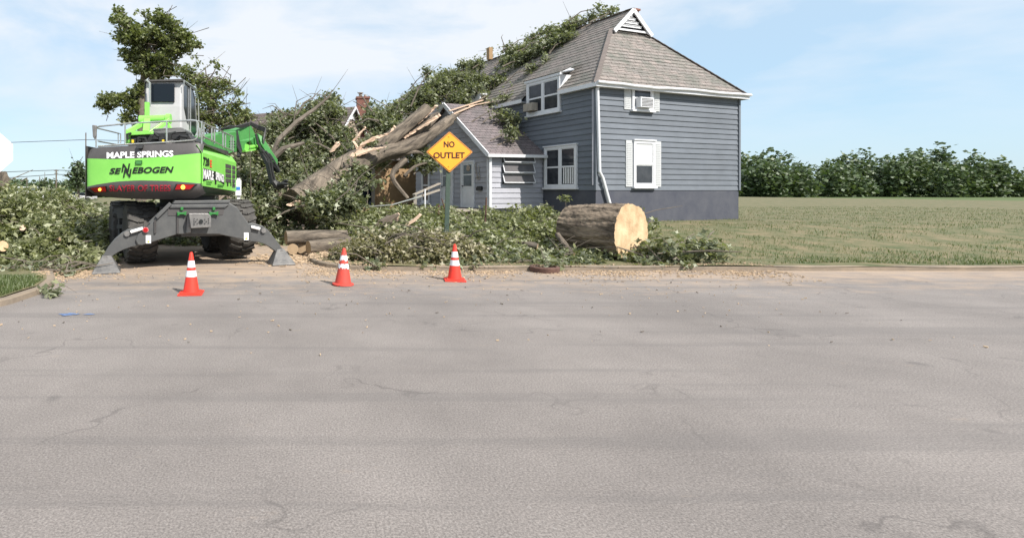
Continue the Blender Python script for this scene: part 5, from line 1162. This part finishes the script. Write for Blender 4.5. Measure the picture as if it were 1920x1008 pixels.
# ------------------------------------------------------------------ brush on the ground
def heap(name, label, cat, base, regs, m, size, nl, spread, ntw=120, stuff=False):
    T = thing(name, label, cat, base)
    allp = []
    for x0, x1, y0, y1, hfun, n in regs:
        x = rng.uniform(x0, x1, n); y = rng.uniform(y0, y1, n)
        keep = []; 
        for a_, b_ in zip(x, y):
            h = hfun(a_, b_)
            if h <= 0.02: continue
            g = max(hr(a_, b_), 0) if a_ > xs(b_) else 0
            keep.append((a_, b_, g+h*(rng.random()**.45)))
        if keep: allp.append(np.array(keep))
    p = holes(np.vstack(allp), 2.0, -.75); q_ = sprays(p, nl, spread); q_ = q_[q_[:, 2] > .02]
    leaf_mesh('leaves', q_, size, m, T)
    tw = MB()
    for k_ in range(ntw):
        a_ = V(p[int(rng.integers(len(p)))]); d = V((random.uniform(-1, 1), random.uniform(-.6, .6), random.uniform(-.2, .35)))*random.uniform(.5, 1.6)
        r = random.uniform(.006, .022)
        b_ = a_+d
        b_.z = max(b_.z, .1); a_.z = max(a_.z, .08)
        tw.tube([a_, (a_+b_)/2+V((0, 0, random.uniform(-.05, .15))), b_], [r, r*.8, r*.4], 5)
    obj('twigs', tw, M['twig'], T)
    return T
def bumpf(x, y): return .5+.5*math.sin(x*2.1+1.3*math.sin(y*1.7))*math.sin(y*2.6+x*.6)
def ss(a, b, x): t = min(1, max(0, (x-a)/(b-a))); return t*t*(3-2*t)
# left heap
def hl(x, y):
    edge = -5.05-.35*math.sin(y*1.9)-(y-12)*.08
    f = ss(edge, edge-1.3, x)*ss(11.6+.25*math.sin(x*3), 13.6, y)
    return f*(.72+.42*bumpf(x, y)+.12*ss(13, 17, y)+.75*ss(-7.4, -8.6, x))
heap('brush_pile', 'tall heap of freshly cut leafy maple branches left of the green machine', 'brush pile', V((-6.5, 13, 0)),
     [(-9.5, -5.0, 11.6, 14.4, hl, 1900), (-12.5, -5.0, 14.4, 18.5, hl, 1100)], M['leaf_l'], .14, 15, .24, 170)
# far left strip behind machine
def hb(x, y): return (.95+.5*bumpf(x, y))*ss(17.0, 18.5, y)
heap('brush_pile', 'low brush blocking the side street behind the wheels of the machine', 'brush pile', V((-3.5, 19, 0)),
     [(-9, -.2, 17.0, 20.5, hb, 800)], M['leaf_f'], .17, 14, .28, 80)
# front wilted pile
def hf(x, y):
    cx_, cy_ = 2.2, 13.05
    d = ((x-cx_)/1.9)**2+((y-cy_)/.95)**2
    return max(0, 1-d)**.5*(.60+.16*bumpf(x*1.4, y*1.4))
heap('leaf_pile', 'knee high pile of wilting leaves at the kerb behind the dirty cone', 'leaf pile', V((1.4, 13, .1)),
     [(-1.2, 4.1, 12.0, 14.0, hf, 1150)], M['leaf_w'], .105, 15, .17, 90)
def hm(x, y):
    f = ss(xs(y)+.2, xs(y)+1.4, x)*ss(13.1, 14.2, y)*ss(22.2, 21, y)
    pr_ = ss(22.5, 20.5, y+.25*(x-2))
    keep = 1-ss(5.7, 6.3, x)*ss(15.6, 14.8, y)
    if x < 1.35 and y < 15.9: return .10*ss(14.9, 15.6, y)
    if x > 5.35 and y < 15.2: return .12*bumpf(x, y)*ss(12.4, 13, y)
    return f*pr_*keep*(.20+.38*bumpf(x, y)+.22*ss(14, 18, y)-.05*ss(3, 7, x))
heap('brush_pile', 'wide spread of cut leafy branches covering the lawn in front of the porch', 'brush pile', V((3.5, 16, .2)),
     [(.1, 8.4, 13.0, 16.2, hm, 2000), (.1, 10.5, 16.2, 21.5, hm, 1900)], M['leaf_l'], .125, 14, .18, 230)
def hc(x, y): return (.03+.14*bumpf(x*1.6, y*1.6))*ss(12.1, 12.7, y)
heap('brush_pile', 'thin scatter of leafy twigs in front of and beside the giant log', 'brush pile', V((6, 12.6, .1)),
     [(1.0, 9.0, 11.62, 12.1, lambda x, y: .05 if math.sin(x*2.7)+math.sin(x*6.1+1) > .1 else 0, 130), (3.6, 8.7, 12.0, 13.3, hc, 200), (7.6, 9.2, 12.0, 13.0, lambda x, y: .50*ss(7.55, 7.9, x), 120)], M['leaf_f'], .13, 10, .14, 50)
heap('brush_pile', 'loose leafy twigs lying at the end of the left lawn', 'brush pile', V((-5.6, 11.4, .1)),
     [(-7.5, -5.0, 10.9, 12.0, lambda x, y: .25*bumpf(x*2, y*2)*ss(-4.9, -5.6, x), 110), (-4.7, -4.35, 8.7, 9.1, lambda x, y: .1, 12)], M['leaf_f'], .11, 9, .12, 40)

# ------------------------------------------------------------------ logs
def log(name, label, a, b, ra, rb, mbark, mcut, seg=28, rough=.06, group=None, cat='log', endj=.0, sub=5, furrow=0):
    T = thing(name, label, cat, V(((a.x+b.x)/2, (a.y+b.y)/2, min(a.z, b.z)-ra)), group)
    d = (b-a)
    mb = MB(); path = [a+d*t for t in (0, .25, .5, .75, 1)]
    fine, rr = branch(mb, path, [ra+(rb-ra)*t for t in (0, .25, .5, .75, 1)], seg, rough=rough, sub=sub, furrow=furrow)
    ends = ([mb.v[i].copy() for i in range(seg)], [mb.v[(len(fine)-1)*seg+i].copy() for i in range(seg)])
    mb.f = mb.f[:-2]; obj('bark', mb, mbark, T, smooth=True)
    dn = d.normalized()
    for e, s in ((ends[0], -1), (ends[1], 1)):
        m2 = MB(); c = sum(e, V())/seg
        vs = [c]
        for k_ in (.25, .5, .75, 1): vs += [c+(v-c)*k_+dn*s*(random.uniform(-endj, endj)*.4 if k_ < 1 else 0) for v in e]
        fs = [(0, 1+t, 1+(t+1) % seg) for t in range(seg)]
        for r_ in range(3): fs += [(1+r_*seg+t, 1+r_*seg+(t+1) % seg, 1+(r_+1)*seg+(t+1) % seg, 1+(r_+1)*seg+t) for t in range(seg)]
        m2.add(vs, fs); obj('cut_face', m2, mcut, T)
    return T
ca = P(1184, 437.5, 13.1); cb = ca+V((-.62, 1.02, 0)).normalized()*1.6+UP*.0
log('giant_log', 'giant furrowed tree trunk section with a pale fresh saw cut lying right of the lawn', cb, ca, .66, .735, M['barkbig'], M['cut'], 110, .05, cat='log', sub=10, furrow=.036)
cutlogs = 'cut logs stacked at the street corner'
log('log', 'long pale log lying on top of the stack at the street corner', P(536, 446, 14.5), P(650, 441, 15.0), .20, .15, M['bark'], M['cutdull'], 20, .04, cutlogs)
log('log', 'short thick log at the front right of the stack, its cut end facing left', P(578, 464.5, 14.2), P(655, 459, 14.7), .19, .25, M['bark'], M['cutdull'], 20, .05, cutlogs)
log('log', 'stubby log holding up the left end of the stack', P(549, 467, 14.4), P(552, 464, 15.3), .15, .15, M['bark'], M['cutdull'], 18, .05, cutlogs)
log('log', 'pale stubby log tucked between the stub and the thick log of the stack', P(566, 466, 14.6), P(572, 461, 15.6), .14, .14, M['cutdull'], M['cutdull'], 18, .05, cutlogs)
log('log', 'split dark log leaning on the brush behind the dirty cone', P(690, 437, 15.6), P(728, 412, 16.4), .15, .16, M['bark'], M['torn'], 14, .1)
mb = MB()
for poly, Y in (([(700, 424), (715, 412), (735, 404), (746, 400), (749, 403), (738, 410), (725, 418), (706, 428)], 15.7), ([(738, 408), (748, 402), (745, 416), (740, 414)], 15.8), ([(760, 421), (775, 411), (786, 401), (790, 404), (780, 414), (765, 423)], 15.8)):
    mb = MB(); mb.prism([P(a, b, Y) for a, b in poly], V((.03, .1, .02)))
    tag(obj('split_wood', mb, M['torn'], base=P(*poly[0], Y)), {700: 'long bright splinter on top of the split dark log', 738: 'small bright splinter at the upper tip of the split dark log', 760: 'bright splinter standing alone right of the split dark log'}[poly[0][0]], 'split wood')
log('log', 'dead grey limb half buried at the foot of the giant log', P(1045, 440, 14.0), P(1074, 477, 13.0), .07, .06, M['bark'], M['cutdull'], 10, .15)
log('log', 'short dark limb lying in the twigs left of the giant log', P(955, 452, 14.2), P(1008, 462, 13.8), .05, .08, M['twig'], M['cutdull'], 10, .15)
log('log', 'pale flat log lying at the front of the left brush heap', P(68, 512, 11.8), P(138, 509, 12.0), .09, .07, M['bark'], M['cutdull'], 12, .12)
log('log', 'cut log end poking from the left heap at the picture edge', P(-20, 466, 12.3), P(6, 461, 12.1), .13, .12, M['bark'], M['cut'], 14, .06)
log('log', 'small branch stub with round pale cut in the upper left heap', P(50, 440, 13.4), P(42, 427, 12.9), .05, .07, M['twig'], M['torn'], 12, .06)
log('log', 'thin dark branch lying across the middle of the left heap', P(55, 462, 12.8), P(112, 448, 12.7), .06, .05, M['bark'], M['cutdull'], 10, .1)
log('log', 'wedge shaped bark slab low in the left heap', P(30, 489, 12.0), P(56, 487, 12.1), .10, .03, M['bark'], M['torn'], 12, .2)
mb = MB(); branch(mb, [P(2, 360, 17), P(5, 340, 17), P(3, 322, 17)], [.25, .22, .12], 12, rough=.3); tag(obj('tree_stump', mb, M['bark'], base=P(2, 372, 17), smooth=True), 'snapped brown stump behind the left heap at the picture edge', 'tree stump')
# stakes and fence remains
for (a_, b_, m_, r_, lb) in (((822.5, 384, 19), (822.5, 440, 19), 'rust', .05, 'tall rusty stake between the handrail and the sign post'), ((912, 370, 17.5), (909, 432, 17.5), 'rust', .04, 'thin rusty stake under the porch corner'), ((752, 386, 19), (752, 404, 19), 'rail', .04, 'short silver stub of fence pipe in the brush'), ((834, 392, 19.5), (828, 372, 19.5), 'rust', .03, 'leaning rusty rod at the deck edge')):
    mb = MB(); mb.tube([P(*a_), P(*b_)], r_*.7, 8); tag(obj('stake', mb, M[m_], base=P(*b_)), lb, 'stake')
mb = MB(); mb.tube([P(680, 388, 19.5), P(735, 384, 19.5), P(790, 368, 20)], .025, 6); tag(obj('fence_pipe', mb, M['rail'], base=P(735, 384, 19.5)), 'bent silver pipe running through the brush to the handrail', 'pipe')

# ------------------------------------------------------------------ storm drain, chips, grass, debris
mb = MB(); dc = G(1021, 509); 
DR = thing('storm_drain', 'rusty iron storm drain set in the kerb left of the giant log', 'storm drain', dc)
mb.lathe([(.30, .0), (.31, .10), (.29, .12), (.24, .12), (.24, .05), (.0011, .05)], dc, seg=28); o = obj('rim', mb, M['rust'], DR, smooth=True)
mb = MB()
for i in range(-3, 4): mb.box(dc+V((i*.065, 0, .085)), (.012, 0, 0), (0, .2, 0), (0, 0, .012))
obj('grate', mb, M['rust'], DR)
def chips(name, label, cat, n, pfun, smin, smax, m):
    mb = MB()
    for i in range(n):
        x, y = pfun(); z = (hr(x, y) if (x > xs(y)+.1 and y > 11.7) else (.09 if x < xe(max(7.2, y))-.1 and y > 7.2 else 0))+.012
        if xs(y) <= x <= xs(y)+.18 and y > 11.7: z = .115
        a = random.uniform(0, 6.28); l = random.uniform(smin, smax); w_ = l*random.uniform(.12, .38); t = random.uniform(-.15, .15)
        d = V((math.cos(a), math.sin(a), t)); b = V((-math.sin(a), math.cos(a), random.uniform(-.3, .3)))
        c = V((x, y, z+l*abs(t)/2)); h = V((0, 0, random.uniform(.002, .008)))
        mb.box(c, d*l/2, b*w_/2, h)
    o = tag(obj(name, mb, m), label, cat, kind='stuff'); return o
g = random.gauss
def p_edge():
    
    while True:
        x = random.uniform(-.6, 10)
        if math.sin(x*2.3)+math.sin(x*5.1+1)+random.uniform(-1.6, 1.6) > -.6: break
    return x, 11.5+g(0, .22)+abs(g(0, .5))*random.choice((-.9, .9, .0))+.15*math.sin(x*1.9)
chips('wood_chips', 'pale chips and sawdust along the right kerb', 'wood chips', 3200, p_edge, .015, .06, M['chip'])
chips('wood_chips', 'pale chips and splinters under the stacked logs', 'wood chips', 1300, lambda: (random.uniform(-1.6, 1.2)+g(0, .2), 13.2+g(0, .5)+random.random()), .03, .16, M['chip'])
chips('wood_chips', 'pale chips at the foot of the left heap', 'wood chips', 1500, lambda: (-5.5+g(0, .6), 11.2+g(0, .4)), .015, .07, M['chip'])
chips('road_litter', 'small chips, twigs and stones scattered over the road', 'litter', 300, lambda: (random.uniform(-6, 8), 5.5+6*random.random()**.7), .008, .035, M['chip'])
chips('road_litter', 'dark leaf scraps scattered over the road', 'litter', 150, lambda: (random.uniform(-6, 8), 6+6*random.random()**.6), .01, .05, M['twig'])
def blades(n, pf, h):
    mb = MB(); vs = []; fs = []
    for i in range(n):
        x, y = pf(); a = random.uniform(0, 6.28); l = random.uniform(.5, 1)*h; w_ = .008
        d = V((math.cos(a), math.sin(a), 0)); b = V((-d.y, d.x, 0))*w_; z = .09+.03*math.sin(x*2+y*1.3); p = V((x, y, z-.01)); k = len(vs)
        t = p+d*l*.5+V((0, 0, l)); vs += [p-b, p+b, t]; fs.append((k, k+1, k+2))
    mb.add(vs, fs); return mb
def gp():
    while True:
        x = random.uniform(-7.2, -4.9); y = random.uniform(8.3, 10.2)
        if x < xe(y)-.2 and math.sin(x*5+y*3)+math.sin(y*7-x*2)+random.uniform(-1.2, 1.2) > -.5: return x, y
go = tag(obj('grass', blades(9000, gp, .085), M['leaf_g']), 'patch of green grass inside the left kerb', 'grass', kind='stuff')
def gp2():
    while True:
        x = 6+40*random.random()**1.2; y = 12.2+30*random.random()**1.9
        if math.sin(x*1.7+y)+math.sin(y*2.1-x*.9)+random.uniform(-1.3, 1.3) > -.9 and not (x < 9.5 and y < 14.8): return x, y
_b = blades(52000, gp2, .10)
for i, v in enumerate(_b.v):
    v.z += hr(v.x, v.y)-.09-.03*math.sin(v.x*2+v.y*1.3)
tag(obj('grass', _b, M['leaf_g']), 'dry tufts of grass on the lawn right of the giant log', 'grass', kind='stuff')
mb = MB(); bc_ = G(140, 590)
for i in range(9): 
    c = bc_+V((random.uniform(-.22, .22), random.uniform(-.05, .08), .004)); mb.add([c+V((math.cos(t)*random.uniform(.03, .1), math.sin(t)*random.uniform(.02, .05), 0)) for t in [k_*.7 for k_ in range(9)]], [tuple(range(9))])
    for k_ in range(9): mb.v[-1-k_].z = .004+i*.0006
struct('road_paint', mb, mat('blue_marking', (.07, .16, .38), .8, (.16, .19, .26), 20))
yf = thing('yellow_flowers', 'small yellow flowering weeds beside the left kerb', 'flowers', P(80, 525, 10.6))
leaf_mesh('petals', ellip(P(85, 520, 10.7), (.12, .1, .06), 60), .05, mat('yellow_petals', (.75, .62, .03), .6), yf); leaf_mesh('petals', ellip(P(62, 524, 10.6), (.08, .1, .05), 30), .045, mat('yellow_petals2', (.6, .55, .05), .6), yf)
# young plant by the house wall
sp = thing('sapling', 'little leafy sapling growing against the dark house foundation', 'sapling', P(1062, 402, 18.5))
mb = MB(); mb.tube([P(1062, 402, 18.5), P(1061, 385, 18.5), P(1060, 372, 18.5)], [.015, .012, .006], 5); obj('stem', mb, M['twig'], sp)
leaf_mesh('leaves', ellip(P(1060, 371, 18.5), (.2, .15, .12), 50), .11, M['leaf_l'], sp)

# ------------------------------------------------------------------ standing trees
def tree(name, label, base, trunk, rads, cl, m, size, nl, spr, limbs_from, dens=1.0, group=None, ntw=150):
    T = thing(name, label, 'tree', base, group)
    pts, cen = clumps(cl, dens*1.6); pts = holes(pts, 1.3, -.55)
    mb = MB(); branch(mb, trunk, rads, 12, rough=.06)
    for c in cen:
        s = V(trunk[min(len(trunk)-1, limbs_from)])
        best = min((V(t) for t in trunk), key=lambda t: (t-c).length+max(0, t.z-c.z)*1.5); s = best
        mid = (s+c)/2-UP*.1; r = rads[-1]*.9
        branch(mb, [s, mid, c], [r*1.1, r*.7, r*.25], 7, rough=.03, sub=3)
    obj('trunk', mb, M['twig'], T, smooth=True)
    leaf_mesh('crown', sprays(pts, nl, spr), size, m, T, lobed=False)
    tw = MB()
    for k_ in range(ntw):
        p = pts[int(rng.integers(len(pts)))]; d = V(rng.normal(size=3)*[.5, .3, .4]); tw.tube([V(p)-d, V(p), V(p)+d], [.02, .015, .005], 4)
    obj('twigs', tw, M['twig'], T)
    return T
Y1 = 30
tall = [(225, 35, Y1, 10, 10, .8, 26), (207, 45, Y1, 14, 10, .8, 36), (240, 50, Y1, 26, 14, 1.4, 100), (275, 40, Y1, 22, 14, 1.4, 90), (305, 35, Y1, 16, 10, 1.2, 50), (325, 45, Y1, 22, 12, 1.4, 80), (345, 65, Y1, 20, 14, 1.2, 70), (365, 85, Y1, 18, 9, 1, 40), (350, 100, Y1, 22, 12, 1, 60), (260, 75, Y1, 34, 18, 1.6, 170), (300, 75, Y1, 34, 20, 1.6, 170), (225, 70, Y1, 14, 10, .9, 40), (245, 105, Y1, 18, 10, 1, 50),
        (270, 110, Y1, 26, 14, 1.2, 110), (305, 110, Y1, 26, 14, 1.2, 100), (335, 92, Y1, 20, 12, 1, 60), (262, 132, Y1, 24, 10, 1.1, 60), (290, 138, Y1, 22, 10, 1.1, 60), (315, 130, Y1, 18, 8, 1, 36), (205, 180, Y1, 20, 10, 1, 60), (225, 195, Y1, 30, 10, 1, 80), (195, 200, Y1, 10, 10, .8, 24), (245, 180, Y1, 18, 10, 1, 44), (250, 200, Y1, 18, 12, 1, 46), (240, 220, Y1, 16, 8, 1, 36), (265, 150, Y1, 14, 12, 1, 34), (262, 170, Y1, 12, 14, .8, 34), (222, 18, Y1, 5, 5, .4, 8), (300, 24, Y1, 5, 5, .4, 8), (268, 24, Y1, 5, 5, .4, 8)]
tree('maple_tree', 'tall dark maple with a windswept crown rising behind the cab', V((P(262, 0, Y1).x, Y1, 0)), [V((P(264, 0, Y1).x, Y1, 0)), P(266, 260, Y1), P(266, 190, Y1), P(270, 140, Y1), P(278, 95, Y1), P(285, 60, Y1)], [.32, .26, .22, .17, .12, .06], tall, M['leaf_s'], .19, 16, .17, 3, .46)
Y2 = 27.5
low = [(350, 135, Y2, 18, 10, 1, 50), (385, 125, Y2, 20, 10, 1, 60), (405, 128, Y2, 16, 14, 1, 60), (375, 150, Y2, 32, 16, 1.3, 130), (415, 155, Y2, 18, 14, 1.1, 70), (440, 170, Y2, 12, 8, .8, 26), (395, 185, Y2, 34, 18, 1.4, 170), (430, 200, Y2, 28, 16, 1.3, 130), (455, 212, Y2, 18, 14, 1, 60), (400, 220, Y2, 36, 18, 1.4, 200), (440, 232, Y2, 28, 14, 1.2, 110), (370, 205, Y2, 12, 22, .9, 60), (385, 245, Y2, 24, 14, 1, 90), (430, 255, Y2, 30, 16, 1, 120), (345, 155, Y2, 10, 12, .8, 24)]
tree('maple_tree', 'shorter bushy maple with yellowing lower leaves right of the cab', V((P(400, 0, Y2).x, Y2, 0)), [V((P(402, 0, Y2).x, Y2, 0)), P(400, 280, Y2), P(396, 230, Y2), P(392, 185, Y2), P(388, 150, Y2)], [.26, .22, .17, .12, .06], low, M['leaf_s'], .16, 17, .19, 3, .30)
tree('young_tree', 'pale small tree with thin foliage left of the machine', V((P(146, 0, 38).x, 38, 0)), [V((P(147, 0, 38).x, 38, 0)), P(147, 345, 38), P(147, 325, 38), P(147, 310, 38)], [.1, .08, .06, .03], [(147, 312, 38, 9, 8, .6, 18), (140, 325, 38, 10, 7, .6, 18), (152, 325, 38, 10, 8, .6, 20), (146, 340, 38, 14, 8, .6, 26)], M['leaf_d'], .2, 9, .26, 2, 1, ntw=20)
tree('young_tree', 'round young tree near the utility poles at the far left', V((P(85, 0, 42).x, 42, 0)), [V((P(85, 0, 42).x, 42, 0)), P(85, 352, 42), P(85, 345, 42)], [.1, .08, .04], [(85, 347, 42, 9, 7, .6, 24), (88, 356, 42, 12, 6, .6, 24)], M['leaf_d'], .2, 9, .26, 1, 1, ntw=10)
# distant wood all along the horizon
far = []
for i in range(520):
    x = random.uniform(-150, 420); y = random.uniform(150, 190); h = random.uniform(2.0, 4.2)+1.0*math.sin(x*.05)+ss(40, 110, x)*(random.uniform(1, 9)+3*math.sin(x*.11))
    far.append(ellip((x, y, h*.5), (random.uniform(3, 6), 3, h*.62), int(42+h*16), .4))
far = np.vstack(far); fo = leaf_mesh('distant_trees', sprays(far, 3, .7), 1.1, M['leaf_d'], lobed=False); tag(fo, 'low wood along the horizon', 'trees', kind='stuff')
# far parking lot buildings and cars
b = MB(); b.cube(-88, -76, 140, 150, 0, 2.6); b.cube(-88.5, -75.5, 139.5, 150.5, 2.6, 2.9)
FB = thing('low_building', 'long low white building beyond the left heap', 'building', V((-82, 140, 0))); obj('wall', b, M['white'], FB)
b = MB(); [b.cube(-87+i*2, -86+i*2, 139.9, 140, 1, 2) for i in range(5)]; obj('window', b, M['wglass'], FB)
def far_car(x, y, m, label):
    T = thing('parked_car', label, 'car', V((x, y, 0)), 'cars parked far beyond the left heap')
    mb = MB(); mb.prism([V((x+a, y-.9, z)) for a, z in ((-2.2, .35), (2.2, .35), (2.25, .8), (1.3, .95), (-1.9, 1.0), (-2.25, .8))], V((0, 1.8, 0))); obj('body', mb, m, T, bevel=.08)
    mb = MB(); mb.prism([V((x+a, y-.8, z)) for a, z in ((-1.7, .98), (1.2, .95), (.6, 1.45), (-1.2, 1.48))], V((0, 1.6, 0))); obj('cabin', mb, M['glass'], T, bevel=.05)
    for dx_ in (-1.4, 1.4):
        mb = MB(); mb.lathe([(.34, -.1), (.34, .1)], V((x+dx_, y-.85, .34)), (0, 1, 0), 16); obj('wheel', mb, M['black'], T)
far_car(-46, 92, M['whitep'], 'white car parked far away left of the thin poles'); far_car(-41, 92, M['cab'], 'silver car parked far away right of the thin poles')
def upole(px, top, Y, arms, label, r=.12, name='utility_pole'):
    b = P(px, 0, Y); T = thing(name, label, 'utility pole', V((b.x, Y, 0)))
    mb = MB(); mb.tube([V((b.x, Y, 0)), P(px, top, Y)], [r, r*.8], 8); obj('pole', mb, M['twig'], T)
    if arms:
        mb = MB()
        for py, w_ in arms: mb.bar(P(px-w_, py, Y), P(px+w_, py, Y), .12)
        obj('crossarm', mb, M['twig'], T)
    return T
upole(161, 249, 36, [], 'slim dark pole standing just behind the left corner of the machine', .05)
upole(105.5, 318, 90, [(320, 4), (325, 3.5)], 'distant utility pole with double crossarms at the far left', .14)
upole(74.5, 331, 80, [], 'plain thin pole at the far left', .08)
sl = upole(50.5, 333, 70, [], 'far street lamp with a curved arm at the far left', .07, 'street_lamp'); sl['category'] = 'street lamp'
mb = MB(); mb.tube([P(50.5, 334, 70), P(46, 336, 70), P(41, 339, 70)], .08, 6); mb.bar(P(43, 338, 70), P(39, 340, 70), .3, .1); obj('lamp_arm', mb, M['twig'], sl)
for pts_, lb in ((((-30, 268.5, 36), (24, 267, 36), (161, 262, 36), (300, 266, 36), (420, 262, 36)), 'single wire crossing the sky behind the machine'), (((-40, 324, 90), (20, 322, 90), (105, 319, 90), (190, 322, 90)), 'upper wire on the distant pole'), (((-40, 335, 90), (20, 333, 90), (105, 327, 90), (190, 329, 90)), 'lower wire on the distant pole')):
    mb = MB(); mb.tube([P(*p) for p in pts_], .018 if pts_[0][2] == 36 else .05, 4); tag(obj('wire', mb, M['black'], base=P(*pts_[1])), lb, 'wire')
